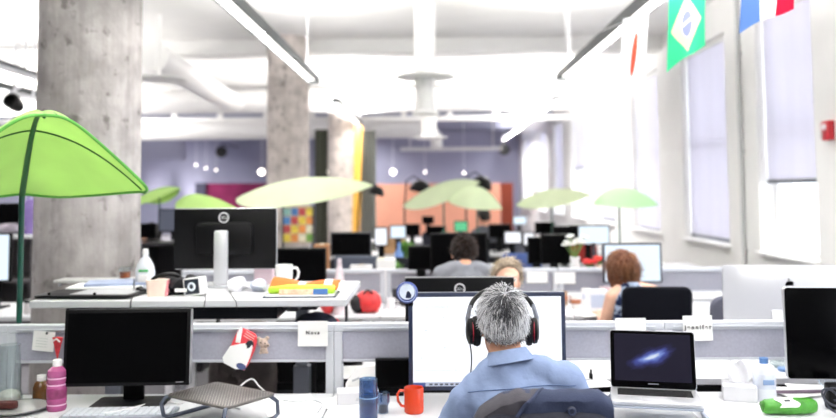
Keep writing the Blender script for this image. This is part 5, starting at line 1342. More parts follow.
strands(man, H, GH, HAIRLINE_SHORT, 5200, rs, cs_, .024, (.05, -.45, .9), 'hair_strands', lambda d, r: r.random() > .85 * crown(d) + .2 * nape(d), 1)
strands(man, H, DH, HAIRLINE_SHORT, 2600, rs, cs_, .026, (.05, -.45, .9), 'dark_hair_strands', lambda d, r: r.random() < 1.0 * crown(d) + .03 + .3 * nape(d), 2)
# collar, yoke seam
m = MB(); m.lathe([(.057, -.01), (.057, .034), (.060, .040), (.064, .038), (.078, .0), (.086, -.024), (.083, -.026), (.072, .0), (.062, .02)], seg=44, sy=.96)
for v in m.bm.verts:
    if v.co.y > .05: v.co.z -= .02 * (v.co.y - .05) / .03
m.bm.transform(T(nb.x, nb.y - .002, nb.z + .033) @ Ry(-.16) @ Rx(-.2) @ Matrix.Diagonal((.94, .94, .62, 1))); m.build('collar', SHIRT, man)
dg = bpy.context.evaluated_depsgraph_get(); bv = BVHTree.FromObject(shirt_o, dg)
def on_back(x, z, off=.0):
    h = bv.ray_cast(Vector((x, -.6, z)), Vector((0, 1, 0))); return (h[0] + Vector((0, -off, 0))) if h[0] else None
m = MB(); pts = [q for q in (on_back(.012 + (-.165 + .33 * k / 40), .990 + .010 * math.sin(k / 40 * PI) + .02 * (k / 40 - .5), .0008) for k in range(41)) if q]
m.tube(pts, .0019, 6); m.build('yoke_seam', mat('shirt_seam', '#56698e', .85), man)
# headphones
Hw = T(MX0, MY0, 0) @ H
t = thing('headphones', 'black headphones with red trim on the man in the blue shirt', 'headphones', Hw.translation)
Lh = Hw.to_3x3().to_4x4()
HPB = mat('headphone_black', '#09090b', .4, spec=.25); HPR = mat('headphone_red', '#a32034', .4); HPS = mat('headphone_silver', '#8c8f98', .3, metal=.5)
for s in (-1, 1):
    B = Lh @ T(s * .078, .0, -.02) @ Rz(-s * .12) @ Ry(s * PI / 2)
    m = MB(); m.lathe([(0, -.004), (.03, -.004), (.041, -.001), (.044, .007), (.041, .017), (.03, .02), (0, .02)], seg=30, sx=1.12, sy=.9, M=B); c_ = m.build('ear_cushion', mat('cushion_black', '#0c0c0f', .7), t)
    m = MB(); m.lathe([(0, .018), (.034, .018), (.038, .022), (.036, .034), (.022, .040), (0, .041)], seg=30, sx=1.12, sy=.9, M=B); m.build('ear_cup', HPB, t)
    m = MB(); m.tube([B @ Vector((.0395 * math.cos(a), .0325 * math.sin(a), .024)) for a in [2 * PI * k / 36 for k in range(36)]], .0022, 6, closed=True); m.build('red_ring', HPR, t)
    m = MB(); m.tube([Lh @ Vector((s * .111, .004, -.02)), Lh @ Vector((s * .113, .008, .02)), Lh @ Vector((s * .103, .016, .062))], [.007, .0075, .006], 8); m.build('yoke_arm', HPS, t)
pts = []
for k in range(33):
    a = PI * k / 32; pts.append(Lh @ Vector((.102 * math.cos(a) * (1 - .14 * math.sin(a)), .018 + .045 * math.sin(a), .055 + .055 * math.sin(a))))
m = MB(); m.tube(pts, .0075, 10); m.build('headband', HPB, t)
e0 = at(468, 350, 2.62); e1 = at(467, 376, 2.72); e2 = at(462, 400, 2.85)
L0 = Hw @ Vector((-.108, .0, -.055))
cable('thin dark headphone cable hanging past the lit monitor', [L0, L0 + Vector((.006, .01, -.05)), L0 + Vector((.003, .05, -.12)), L0 + Vector((-.01, .12, -.22)), (L0.x - .01, L0.y + .24, ZD + .003), (L0.x - .06, L0.y + .35, ZD + .003)], .0022, mat('thin_cable', '#3a3c46', .5))
# his chair with a jacket over the back
CHRZ = math.radians(-3)
CHX, CHY = .325, 2.565
office_chair('dark office chair of the man, a navy jacket over its back', (CHX, CHY, 0), CHRZ, mat('chair_charcoal', '#30323a', .9, spec=.1, vary=.1, vscale=50), zb=.56, zt=.985, bw=.40, tilt=.10)
JK = mat('navy_jacket', '#333a50', .85, spec=.2, vary=.14, vscale=9, bump=.2, bscale=200)
JG = mat('grey_jacket_lining', '#47454b', .85, spec=.15, vary=.2, vscale=14, bump=.2, bscale=160)
t = thing('jacket', 'navy jacket with a grey sleeve draped over the chair back of the man', 'jacket', (CHX, CHY, 0), CHRZ)
def drape(u, v, x0, x1, z_rear, z_front, gap, seed, top=1.012):
    """v 0: hem behind the backrest (viewer side) .. 1: in front"""
    x = x0 + (x1 - x0) * u
    yb, yf, yt = -.262 - gap, -.178 + gap, 0
    hr, hf = top - z_rear, top - z_front; arc = .085; tot = hr + arc + hf; s = v * tot
    if s < hr: y, z = yb, z_rear + s
    elif s < hr + arc: q = (s - hr) / arc; a = PI * q; y = (yb + yf) / 2 - math.cos(a) * (yf - yb) / 2; z = top + .02 * math.sin(a)
    else: y, z = yf, top - (s - hr - arc)
    y += -.10 * (z - 1.0) * 1.0 + .35 * x * x
    y += .10 * (0.0)
    edge = abs(2 * u - 1); z -= .022 * max(0, edge - .85) / .15 * (1 if v > .1 else 0); z -= .085 * max(0, (.34 - u) / .34) ** 1.6
    n = noise.noise(Vector((x * 10 + seed, z * 4, v * 2))) ; n2 = noise.noise(Vector((x * 26 + seed, z * 9 + x * 14, 3)))
    y += (n * .014 + n2 * .006) * (1 if s < hr else .5); z += n2 * .004
    return Vector((x, y, z))
m = MB(); m.grid(lambda u, v: drape(u, v, -.212, .19, .60, .80, .012, 1), 40, 48, .006); m.build('back_panel', JK, t)
# grey lining folded outwards over the left shoulder of the jacket
def lining(u, v):
    q = drape(0.0 + u * (.04 + .48 * v ** 1.2), .30 + .36 * v, -.212, .19, .60, .80, .022, 5)
    q.y -= .010 * math.sin(PI * u) ; return q
m = MB(); m.grid(lining, 26, 30, .004); m.build('turned_lining', JG, t)
m = MB(); m.tube([lining(1.0, k / 24) + Vector((.004, -.004, -.002)) for k in range(25)], .006, 8); m.build('lapel_edge', JK, t)
bxy = at(575.5, 408.5, 2.3)
m = MB(); loc = Matrix.Rotation(-CHRZ, 4, 'Z') @ Vector((bxy.x - CHX, 0, bxy.z)); 
jy = -.262 - .012 - .008 + .35 * loc.x ** 2
m.lathe([(0, -.003), (.011, -.003), (.013, 0), (.011, .004), (0, .004)], seg=24, M=T(loc.x, jy - .010, bxy.z) @ Rx(PI / 2)); bt = m.build('button', mat('button_dark', '#20263a', .4), t)
m = MB(); m.tube([(loc.x + .0085 * math.cos(a), jy - .0145, bxy.z + .0085 * math.sin(a)) for a in [2 * PI * k / 24 for k in range(24)]], .0018, 6, closed=True); m.build('rim', mat('button_rim', '#3d4868', .4), bt)

# ---- people in the rows behind
P = at(465, 250, 5.35)
GT = mat('grey_tshirt', '#7f8188', .9, spec=.1, vary=.06, vscale=20)
p_, Hh, so, nb2 = human('man in a grey t-shirt seen from behind, dark curly hair', (P.x, 5.35, 0), math.radians(4), GT, sleeve='short', scale=1.05, roll=.12, hx=.0, shx=.0, hz=1.118, hy=.09, shl=(.035, .035), hs=.86, w=.88)
DKH = mat('dark_brown_hair', '#170d09', .8, spec=.1, vary=.5, vscale=40, bump=.6, bscale=90)
hair_cap(p_, Hh, DKH, HAIRLINE_SHORT, puff=.015, seed=3)
strands(p_, Hh, island_mat('brown_hair_strand', [(0, '#0d0705'), (.7, '#20120d'), (1, '#4a2c1e')]), HAIRLINE_SHORT, 900, (.092, .115, .115), (0, -.008, .02), .03, (0, -.3, .9), 'hair_curls', lambda d, r: True, 5, .0016, .8)
office_chair('dark chair of the man in the grey t-shirt', (P.x + .0, 5.33, 0), 0, mat('chair_black', '#17171b', .9, spec=.1), zt=.88)
P = at(508, 275, 4.75)
p_, Hh, so, nb2 = human('fair haired woman facing the viewer behind the monitors, head bowed', (P.x + .01, 4.78, 0), PI + math.radians(6), mat('pale_top', '#d8d6d9', .9, spec=.1), skin=SKINP, sleeve='short', scale=.93, pitch=-.02, roll=-.2, hx=.03, hy=.07, hz=1.165, w=.9)
BLN = mat('fair_hair', '#8b7b68', .6, vary=.45, vscale=30, bump=.4, bscale=60, stretch=(3, 3, .6))
hair_cap(p_, Hh, BLN, ((-1, -.9), (-.3, -.8), (.1, -.35), (.45, .22), (.75, .62), (1, .74)), puff=.01, seed=5)
strands(p_, Hh, island_mat('fair_strand', [(0, '#6a5846'), (.5, '#a8957a'), (1, '#ddd0b8')]), ((-1, -.9), (-.3, -.8), (.1, -.35), (.45, .26), (.75, .66), (1, .78)), 1500, (.083, .104, .106), (0, -.008, .02), .06, (.25, .5, .9), 'hair_strands', lambda d, r: d.y < .35 or d.z > .78, 15, .0016, .12)
m = MB(); m.chain([(Hh @ Vector((.0, -.1, -.02)), .035), (Hh @ Vector((.05, -.1, -.10)), .03), (Hh @ Vector((.07, -.05, -.19)), .02)]); mkobj('ponytail', fuse(m, .008, 4), BLN, p_)
office_chair('chair of the fair haired woman', (P.x, 4.82, 0), PI, mat('chair_black', '#17171b', .9, spec=.1), zt=.80)
P = at(626, 280, 5.4)
CHK = mat('blue_floral', '#5b6b8e', .9, spec=.1, vary=.85, vscale=26)
_r = [n for n in CHK.node_tree.nodes if n.type == 'VALTORGB'][0].color_ramp
_r.elements[0].position = .44; _r.elements[0].color = hexc('#232d4c'); _r.elements[1].position = .56; _r.elements[1].color = hexc('#b4c2da')
p_, Hh, so, nb2 = human('woman with chestnut hair in a sleeveless blue patterned top, seen from behind', (P.x + .05, 5.42, 0), math.radians(10), CHK, skin=SKINP, sleeve='none', scale=.93, hx=-.05, roll=-.1, hz=1.14, hy=.06, w=.95, elbow=(.225, .03, .74), wrist=(.13, .30, .80), shl=(.0, .02))
BRH = mat('chestnut_hair', '#6b3d26', .6, vary=.45, vscale=28, bump=.4, bscale=60, stretch=(3, 3, .6))
hair_cap(p_, Hh, BRH, ((-1, -.95), (-.3, -.9), (.1, -.75), (.45, .0), (.75, .45), (1, .6)), r=(.092, .105, .106), puff=.016, seed=8, drop=.08)
strands(p_, Hh, island_mat('chestnut_strand', [(0, '#3a2014'), (.5, '#74472d'), (1, '#a8744c')]), ((-1, -.8), (-.3, -.7), (.1, -.5), (.45, .0), (.75, .45), (1, .6)), 1800, (.096, .11, .111), (0, -.012, .015), .085, (.2, -.1, .95), 'hair_strands', lambda d, r: True, 16, .0018, .1)
t = office_chair('black office chair of the woman with chestnut hair', (at(655, 300, 5.1).x, 5.26, 0), math.radians(-4), mat('chair_navy_black', '#0e0f16', .9, spec=.1), zt=1.01, bw=.42, zb=.5, r=.05)
P = at(485, 226, 12.0)
p_, Hh, so, nb2 = human('distant person in a dark grey top with black hair', (P.x, 12.0, 0), math.radians(20), mat('charcoal_top', '#55575e', .9, spec=.1), sleeve='long', vox=.012, eyes=False)
hair_cap(p_, Hh, mat('black_hair', '#17130f', .6), HAIRLINE_SHORT, puff=.012)
office_chair('chair of the distant person in dark grey', (P.x, 11.97, 0), math.radians(20), mat('chair_black', '#17171b', .9, spec=.1), zt=.85)
P = at(154, 240, 8.9)
p_, Hh, so, nb2 = human('distant person in a black top behind the dark cabinet', (P.x, 8.9, 0), math.radians(105), mat('black_top', '#1b1a1f', .9, spec=.1), sleeve='long', vox=.012, scale=.95)
hair_cap(p_, Hh, mat('black_hair', '#17130f', .6), HAIRLINE_SHORT, puff=.014)
office_chair('chair of the distant person in a black top', (P.x, 8.9, 0), math.radians(105), mat('chair_black', '#17171b', .9, spec=.1), zt=.85)

# ------------------------------------------------------------------ second rows and the far office
GD = 'white desks of the second row'
YC0, YC1, YCD, ZTC = 5.66, 6.34, 6.40, .985
desk('white desk with the red helmet bag', -1.95, -.36, YC0, YC1, ZD, GD)
desk('white desk of the man in the grey t-shirt', -.35, .98, YC0, YC1, ZD, GD)
desk('white desk of the woman with chestnut hair', .99, 2.30, YC0, YC1, ZD, GD)
desk('empty white desk end by the windows', 2.31, 3.2, YC0, YC1, ZD, GD)
GE = 'pale grey dividers of the second row'
LG = mat('pale_grey_fabric', '#94949e', .95, spec=.1, vary=.05, vscale=60)
divider('pale grey divider behind the red helmet bag', -1.95, -.36, YCD, ZTC, .80, GE, fab=LG)
divider('pale grey divider in front of the man in the grey t-shirt', -.35, .98, YCD, ZTC, .80, GE, fab=LG)
divider('pale grey divider carrying white sheets, right of the fair haired woman', .99, 2.30, YCD, ZTC, .80, GE, fab=LG)
divider('pale divider near the windows', 2.31, 3.2, YCD, ZTC, .80, GE, fab=LG)
for lb, px, py in (('white sheet on the divider above the fair haired woman, left one', 537, 277), ('white sheet on the same divider, right one', 565, 278)):
    P = at(px, py, YCD - .03); m = MB(); m.grid(lambda u, v: ((u - .5) * .16, -.003 * v, (v - .5) * .09), 4, 4, .0006)
    tag(m.build('paper_sheet', PAPER, loc=(P.x, P.y, P.z)), lb, 'paper', 'sheets on the second divider')
def scr(label, px, py0, py1, wpx, Y, screen=None, rz=0.0, zs=ZD, body=None, group='monitors in the rows behind', stand='foot', fixw=None):
    a_ = at(px, py1, Y); b_ = at(px, py0, Y); wd = fixw or wpx / sc(Y)
    return monitor(label, (a_.x, Y, zs), rz, wd, b_.z - a_.z, max(.03, a_.z - zs), screen=screen, body=body, group=group, base=(.22, .16), stand=stand)
scr('black monitor behind the white mug on the tall desk', 299, 248, 287, 54, 6.05)
scr('tall black monitor in front of the man in the grey t-shirt', 459, 233, 275, 57, 6.05)
scr('black monitor left of the man in the grey t-shirt', 421, 246, 270, 26, 6.1)
scr('lit monitor of the woman with chestnut hair', 633, 243, 283, 58, 6.1, SCREENB, body=mat('navy_casing', '#121a2e', .4))
t = thing('helmet_bag', 'red helmet shaped bag with a dark side on the second row desk', 'bag', (at(368, 307, 5.88).x, 5.88, ZD))
m = MB(); m.ell((0, 0, .07), (.10, .09, .085)); m.jitter(.012, 14, 2)
for v in m.bm.verts: v.co.z = max(0, v.co.z)
m.build('shell', mat('red_nylon', '#c92a2c', .45, vary=.15, vscale=20), t)
m = MB(); m.ell((-.075, -.02, .06), (.05, .075, .062)); m.jitter(.01, 20, 4)
for v in m.bm.verts: v.co.z = max(0, v.co.z)
m.build('dark_side', mat('black_strap', '#141317', .8), t)
m = MB(); m.tube([(-.03, -.05, .135), (0, -.06, .165), (.04, -.05, .14)], .008, 8); m.build('handle', mat('black_strap', '#141317', .8), t)
soft('knit_hat', 'small red knit hat beside the tall spray can', 'hat', (at(328, 292, 5.8).x, 5.8, ZD + .0), (.07, .07, .12), mat('red_nylon', '#c92a2c', .45), 5, .008, 14)
t = thing('spray_can', 'white and pink patterned bottle with a narrow neck, right of the orange vest', 'bottle', (at(339, 300, 5.75).x, 5.78, ZD), scale=1.18)
m = MB(); m.lathe([(0, 0), (.034, 0), (.04, .06), (.038, .16), (.024, .24), (.014, .30), (.012, .33), (0, .332)], seg=24); m.build('body', mat('pinkwhite', '#e6d3d8', .4, vary=.35, vscale=22), t)
m = MB(); m.lathe([(0, .0), (.039, .07), (.0395, .1), (0, .1)], seg=24, c=(0, 0, .02)); m.build('pink_band', mat('pink_band', '#d2607c', .5), t)
# clutter on the second row, right
clut = [('pink paper cup left of the pale pink box', 'cup', 601, 306, 6.05, .028, .09, '#dd9aa4'), ('tan pen cup between the white beaker and the brown jar', 'cup', 564, 305, 6.15, .03, .10, '#a88a72'), ('grey tape dispenser block at the left end of the clutter', 'box', 548, 311, 5.8, .035, .05, '#8a8c96'), ('dark teal mug in front of the fair haired woman', 'mug', 531, 309, 5.85, .035, .09, '#33535c'), ('white cup with a brown print by the fair haired woman', 'cup', 576, 309, 5.85, .035, .10, '#ebe6e4'), ('white box with a pale blue front on the second row desk', 'box', 597, 311, 5.8, .07, .15, '#e8eaf0'), ('small brown jar beside the white cup', 'jar', 573, 303, 6.05, .026, .06, '#6b4030'), ('white paper roll beside the pale blue box', 'roll', 586, 306, 6.1, .03, .13, '#f0efef'), ('pale pink box behind the pale blue box', 'box', 607, 300, 6.2, .05, .12, '#e9ccd3'), ('white beaker left of the brown jar', 'cup', 556, 306, 6.0, .03, .1, '#f0eff1'), ('dark speaker box on the second row desk, left of the lit monitor', 'speaker', 397, 303, 6.0, .035, .12, '#2c2b30'), ('dark mug on the second row desk near the divider post', 'mug', 405, 306, 6.0, .03, .09, '#3a3232'), ('white mug on the second row desk right of the helmet bag', 'mug', 391, 309, 5.85, .03, .08, '#eeeef0')]
for lb, ct, px, py, Y, r, h, col in clut:
    P = on(px, py, ZD); Y = min(max(P.y, YC0 + .06), YC1 - .07); x = at(px, py, Y).x
    mm = mat('clutter_' + col, col, .5, vary=.06, vscale=20)
    t = thing({'cup': 'cup', 'box': 'carton', 'jar': 'jar', 'roll': 'paper_roll', 'speaker': 'desk_speaker', 'mug': 'mug'}[ct], lb, ct, (x, Y, ZD))
    m = MB()
    if ct in ('box', 'speaker'):
        m.box((0, 0, h / 2), (2 * r, 1.6 * r, h), .004); m.build('body', mm, t); m = MB()
        if ct == 'box': m.box((0, -.8 * r - .001, h * .5), (1.5 * r, .003, h * .6)); m.build('front_print', mat('print_' + col, '#b9c6dc', .5), t)
        else: m.lathe([(0, 0), (r * .7, 0), (r * .6, .006), (0, .003)], seg=20, M=T(0, -.8 * r, h * .6) @ Rx(PI / 2)); m.build('cone', DKGREY, t)
    else:
        m.lathe([(0, 0), (r * .85, 0), (r, h * .1), (r * 1.05, h), (r * .95, h), (r * .85, h * .12), (0, h * .1)], seg=22); m.build('body', mm, t); m = MB()
        if ct == 'mug': m.tube([(r, 0, h * .8), (r * 1.7, 0, h * .75), (r * 1.7, 0, h * .35), (r * .95, 0, h * .25)], r * .15, 8); m.build('handle', mm, t)
        else: m.lathe([(r * 1.02, h * .4), (r * 1.04, h * .42), (r * 1.06, h * .7), (r * 1.04, h * .72)], seg=22); m.build('printed_band', mat('band_' + lb[:9], '#a86a4c' if 'brown' in lb else '#cdd3e0', .5), t)
paper_sheet('paper on the second row desk by the helmet bag', 392, 313, .001, group='papers on the second row desks')
paper_sheet('paper on the second row desk by the woman', 590, 313, .001, rz=.2, group='papers on the second row desks')
office_chair('dark grey chair right of the woman with chestnut hair', (at(722, 300, 5.3).x, 5.3, 0), math.radians(8), mat('chair_grey', '#5d5e6b', .9, spec=.1), zt=.945, bw=.42)

# third row
Y3 = 7.35
desk('white desk of the third row, left', -2.2, -.3, 6.46, 7.2, ZD, 'white desks of the third row')
desk('white desk of the third row, middle', -.28, 1.4, 6.46, 7.2, ZD, 'white desks of the third row')
desk('white desk of the third row, right', 1.42, 3.1, 6.46, 7.2, ZD, 'white desks of the third row')
scr('dark monitor above the divider behind the red helmet bag', 351, 232, 256, 41, 7.0, body=mat('dark_slate', '#23262e', .5))
scr('low slate grey monitor below the dark monitor, behind the helmet bag', 356, 256, 270, 42, 6.75, body=mat('slate_grey', '#4b5160', .5), screen=mat('slate_screen', '#3c4250', .5))
scr('black monitor with the flowers to its right', 556, 234, 264, 30, 7.0)
scr('black monitor right behind the blue chair', 538, 237, 264, 20, 7.05)
def small(name, label, cat, px, py, Y, zs, build, **k):
    P = at(px, py, Y); t = thing(name, label, cat, (P.x, Y, zs), **k); build(t); return t
def vaseflow(flower, vase, n=14, hh=.2, sprd=.09, vr=.045, vh=.16, green='#6b8f4a'):
    def f(t):
        m = MB(); m.lathe([(0, 0), (vr * .8, 0), (vr, vh * .4), (vr * .7, vh * .85), (vr * .85, vh), (vr * .7, vh), (0, vh * .9)], seg=22); m.build('vase', mat('vase_' + vase, vase, .3), t)
        rr = random.Random(4); m = MB(); g = MB()
        for k in range(n):
            a = rr.uniform(0, 2 * PI); q = rr.uniform(0, 1) ** .5 * sprd; p = Vector((q * math.cos(a), q * math.sin(a), vh + hh * rr.uniform(.5, 1)))
            g.tube([(0, 0, vh * .9), p * .6 + Vector((0, 0, vh * .35)), p], .003, 5)
            for j in range(5):
                b = 2 * PI * j / 5; m.ell(p + Vector((.016 * math.cos(b), .016 * math.sin(b), .004)), (.016, .014, .009), sub=1)
        m.build('blossoms', mat('flower_' + flower, flower, .8), t); g.build('stems', mat('stem_' + green, green, .8), t)
    return f
small('flower_vase', 'white vase of white flowers beside the red flower pots', 'vase', 575, 262, 6.9, ZD, vaseflow('#eef0ec', '#e9eaea', 22, .18, .10, .05, .30))
small('flower_vase', 'red pot of red flowers right of the white flowers', 'vase', 589, 262, 6.8, ZD, vaseflow('#c62a2a', '#b8302c', 16, .06, .06, .05, .22))
small('flower_vase', 'second red pot of flowers next to the lit monitor', 'vase', 599, 262, 6.85, ZD, vaseflow('#d4402f', '#d9c4ae', 14, .06, .05, .04, .24))
def bottle(col, r, h):
    def f(t):
        m = MB(); m.lathe([(0, 0), (r, 0), (r, h * .6), (r * .4, h * .75), (r * .38, h), (0, h)], seg=20); m.build('body', mat('bottle_' + col, col, .3), t)
        m = MB(); m.lathe([(0, h), (r * .45, h), (r * .45, h * 1.06), (0, h * 1.06)], seg=16); m.build('cap', DKGREY, t)
    return f
small('bottle', 'dark bottle standing behind the red flower pots', 'bottle', 594, 262, 7.05, ZD, bottle('#2a2630', .04, .38))
office_chair('blue chair behind the fair haired woman', (at(521, 255, 7.6).x, 7.6, 0), PI - .1, mat('chair_blue', '#3f4f7c', .9, spec=.1), zt=.99, bw=.40)
office_chair('grey chair right of the blue chair', (at(546, 260, 8.15).x, 8.15, 0), PI + .2, mat('chair_midgrey', '#8a8a92', .9, spec=.1), zt=.92)
def plant(col='#5c8b3c', r=.14, h=.2, n=60, pot='#d8d4cf'):
    def f(t):
        m = MB(); m.lathe([(0, 0), (.06, 0), (.08, .12), (.072, .12), (.06, .1), (0, .1)], seg=20); m.build('pot', mat('pot_' + pot, pot, .6), t)
        rr = random.Random(n); m = MB()
        for k in range(n):
            a = rr.uniform(0, 2 * PI); e = rr.uniform(.2, 1.3); L = r * rr.uniform(.6, 1.2); d = Vector((math.cos(a) * math.cos(e), math.sin(a) * math.cos(e), math.sin(e)))
            b = Vector((0, 0, .1)); sd_ = d.cross(Vector((0, 0, 1))).normalized() * .022; tip = b + d * L + Vector((0, 0, h * .3)) ; mid = b + d * L * .6 + Vector((0, 0, h * .3))
            v = [m.bm.verts.new(x) for x in (b, mid + sd_, tip, mid - sd_ + Vector((0, 0, .004)))]; m.bm.faces.new(v)
        m.build('leaves', mat('leaf_' + col, col, .6, vary=.3, vscale=20), t)
    return f
small('potted_plant', 'green potted plant on the third row, right of the bright screens', 'plant', 391, 250, 6.95, ZD + .0, plant(r=.13, h=.22, n=40))
def boxf(w_, d_, h_, col):
    def f(t):
        m = MB(); m.box((0, 0, h_ / 2), (w_, d_, h_), .005); m.build('carton', mat('box_' + col, col, .7, vary=.06, vscale=10), t, False)
        m = MB(); m.box((0, 0, h_ + .001), (w_ * .25, d_, .003)); m.build('tape', mat('tape_' + col, '#d8c7ad', .4), t, False)
    return f
small('cardboard_box', 'brown cardboard box left of the dark monitor', 'box', 322, 252, 6.9, ZD, boxf(.12, .15, .42, '#9a6a44'))
small('cardboard_box', 'white box on the third row desk near the helmet bag', 'box', 382, 262, 6.85, ZD, boxf(.22, .2, .30, '#e8e6e4'))
small('cardboard_box', 'white box on the third row desk left of the brown box', 'box', 362, 262, 6.8, ZD, boxf(.18, .2, .26, '#efeeec'))
# far rows with desks, screens and chairs
def row(Y, x0, x1, n, label, grp):
    W = (x1 - x0) / n
    for k in range(n):
        desk(label % ['first', 'second', 'third', 'fourth', 'fifth', 'sixth'][k], x0 + k * W + .005, x0 + (k + 1) * W - .005, Y, Y + .72, ZD, grp, beam=False)
row(8.9, -1.5, 3.0, 3, 'pale desk of the fourth row, %s from the columns', 'pale desks of the fourth row')
row(11.0, -1.5, 3.0, 3, 'pale desk of the fifth row, %s from the columns', 'pale desks of the fifth row')
row(14.0, -1.4, 2.8, 3, 'pale desk of the sixth row, %s from the columns', 'pale desks of the sixth row')
row(8.2, -5.2, -3.7, 1, 'pale desk left of the second column, %s of its row', 'pale desks left of the columns')
far = [(381, 227, 246, 14, 9.1, SCREENW, 'bright white screen left of the green plant'), (398, 225, 239, 17, 9.3, SCREENB, 'pale lit screen beside the bright white one'),
       (590, 225, 245, 40, 9.2, SCREENB, 'pale lit screen behind the white flowers'), (513, 231, 244, 18, 9.1, SCREENW, 'bright white screen above the blue chair'), (529, 232, 246, 12, 9.3, SCREENW, 'second bright screen above the blue chair'),
       (461, 221, 232, 14, 11.4, SCREENG, 'green lit screen above the man in the grey t-shirt'), (340, 236, 250, 18, 9.2, None, 'dark screen beside the second column'), (500, 224, 238, 22, 11.3, None, 'dark screen by the distant person'),
       (436, 226, 236, 20, 11.3, None, 'dark far screen above the tall black monitor'), (412, 224, 236, 16, 11.4, None, 'dark far screen above the green plant'), (545, 222, 234, 20, 11.3, None, 'dark far screen beneath the right leaf canopy'), (478, 238, 250, 24, 9.25, None, 'dark screen right above the man in the grey t-shirt'), (428, 216, 224, 12, 14.3, None, 'tiny dark screen under the pair of canopies'), (520, 216, 225, 14, 14.3, SCREENB, 'tiny bright screen near the far windows'), (566, 226, 244, 26, 9.15, None, 'dark screen left of the pale lit one behind the flowers')]
for px, y0, y1, wd, Y, sm_, lb in far:
    scr(lb, px, y0, y1, wd, Y, sm_, group='monitors in the far rows')
chs = [(446, 8.3, '#2b2c33', 'dark chair behind the tall black monitor'), (398, 8.5, '#2a2b31', 'dark chair left of the tall black monitor, behind it'), (602, 8.4, '#3b3c44', 'dark chair behind the flower pots'), (360, 8.4, '#33343c', 'dark chair behind the dark monitor at the column'), (470, 10.4, '#2b2c33', 'dark far chair under the green screen'), (530, 10.4, '#55565f', 'grey far chair below the right canopy'), (420, 10.4, '#32333a', 'dark far chair under the pair of canopies'), (575, 10.4, '#8a2f2c', 'red far chair behind the flowers'), (440, 13.4, '#2f3038', 'dark chair in the sixth row'), (505, 13.4, '#2f3038', 'dark chair in the sixth row near the brown panel')]
for px, Y, col, lb in chs:
    office_chair(lb, (at(px, 200, Y).x, Y, 0), random.uniform(-.4, .4), mat('chair_' + col, col, .9, spec=.1), zt=.93)
smalls = [('potted_plant', 'green plant on the fourth row, under the wide pale canopy', 'plant', 407, 244, 9.1, plant(r=.16, h=.2)), ('potted_plant', 'green plant on the fifth row near the distant person', 'plant', 445, 226, 11.3, plant(r=.15, h=.2, col='#4f8a5a')),
          ('cardboard_box', 'pale box on the fourth row beside the dark chair', 'box', 430, 240, 9.15, boxf(.2, .2, .16, '#dfdde0')), ('cardboard_box', 'white box at the right end of the fourth row', 'box', 613, 244, 9.1, boxf(.25, .2, .22, '#efeeee')), ('cardboard_box', 'brown box on the fifth row', 'box', 395, 226, 11.3, boxf(.3, .25, .2, '#b28a62')),
          ('bottle', 'blue bottle on the fourth row left of the plant', 'bottle', 399, 245, 9.0, bottle('#5d7fb8', .05, .3)), ('bottle', 'green bottle on the fourth row', 'bottle', 541, 246, 9.0, bottle('#58b08f', .045, .28)), ('bottle', 'white bottle on the fourth row, right of the blue one', 'bottle', 418, 246, 9.0, bottle('#ececee', .045, .25))]
for nm, lb, ct, px, py, Y, fn in smalls: small(nm, lb, ct, px, py, Y, ZD, fn)
# pinboard with bright prints by the second column
P0, P1 = at(283, 243, 11.3), at(313, 206, 11.3)
t = thing('pinboard', 'board covered with colourful prints in front of the second column', 'board', ((P0.x + P1.x) / 2, 11.3, 0))
m = MB(); m.box((0, 0, (P0.z + P1.z) / 2), (P1.x - P0.x, .03, P1.z - P0.z), .004); m.build('board', mat('cork', '#b9a98a', .9), t, False)
for s in (-1, 1):
    m = MB(); m.box((s * (P1.x - P0.x) / 2, .0, P1.z / 2), (.03, .04, P1.z)); m.build('leg', DKGREY, t, False)
    m = MB(); m.box((s * (P1.x - P0.x) / 2, .0, .015), (.04, .4, .03)); m.build('foot', DKGREY, t, False)
cols = ['#d9c24a', '#6f9d4a', '#4a79b0', '#d98a4a', '#c9d06a', '#b04a4a', '#e2dcc4', '#7fa8a0']
rr = random.Random(3)
for i in range(4):
    for j in range(4):
        m = MB(); m.box((-.15 + i * .105, -.018, P0.z + .07 + j * .12), (.095, .004, .105)); m.build('print', mat('print_c%d' % ((i * 3 + j * 5) % 8), cols[(i * 3 + j * 5) % 8], .8, vary=.3, vscale=30), t, False)
# dark shelf and cabinet left of the tall monitor
def open_shelf(label, lo, hi, n, m_, group=None):
    lo, hi = Vector(lo), Vector(hi); d = hi - lo
    t = thing('shelf_unit', label, 'shelf', ((lo.x + hi.x) / 2, (lo.y + hi.y) / 2, 0), group=group)
    for s in (-1, 1):
        m = MB(); m.box((s * (d.x / 2 - .015), 0, d.z / 2), (.03, d.y, d.z)); m.build('side_panel', m_, t, False)
    for k in range(n + 1):
        m = MB(); m.box((0, 0, .015 + (d.z - .03) * k / n), (d.x - .06, d.y, .03)); m.build('shelf', m_, t, False)
    m = MB(); m.box((0, d.y / 2 - .01, d.z / 2), (d.x - .06, .02, d.z - .02)); m.build('back_panel', m_, t, False)
    return t
a_, b_ = at(141, 243, 7.3), at(176, 243, 7.3)
open_shelf('dark shelf cabinet between the thick column and the turned monitor', (a_.x, 7.3, 0), (b_.x + .25, 7.7, a_.z), 3, mat('dark_cabinet', '#201e23', .5))
scr('black monitor on the dark shelf cabinet', 147, 229, 244, 18, 7.5, zs=a_.z)
scr('blue grey screen behind the dark cabinet', 171, 209, 232, 26, 8.5, emission('dim_screen', '#6d7389', .5))
box_thing('carton', 'white carton on the shelf cabinet behind the pale tub', 'box', (at(163, 280, 5.7).x, 5.7, ZD), (at(176, 280, 5.7).x, 5.9, ZD + .2), mat('box_white', '#e6e4e6', .7))
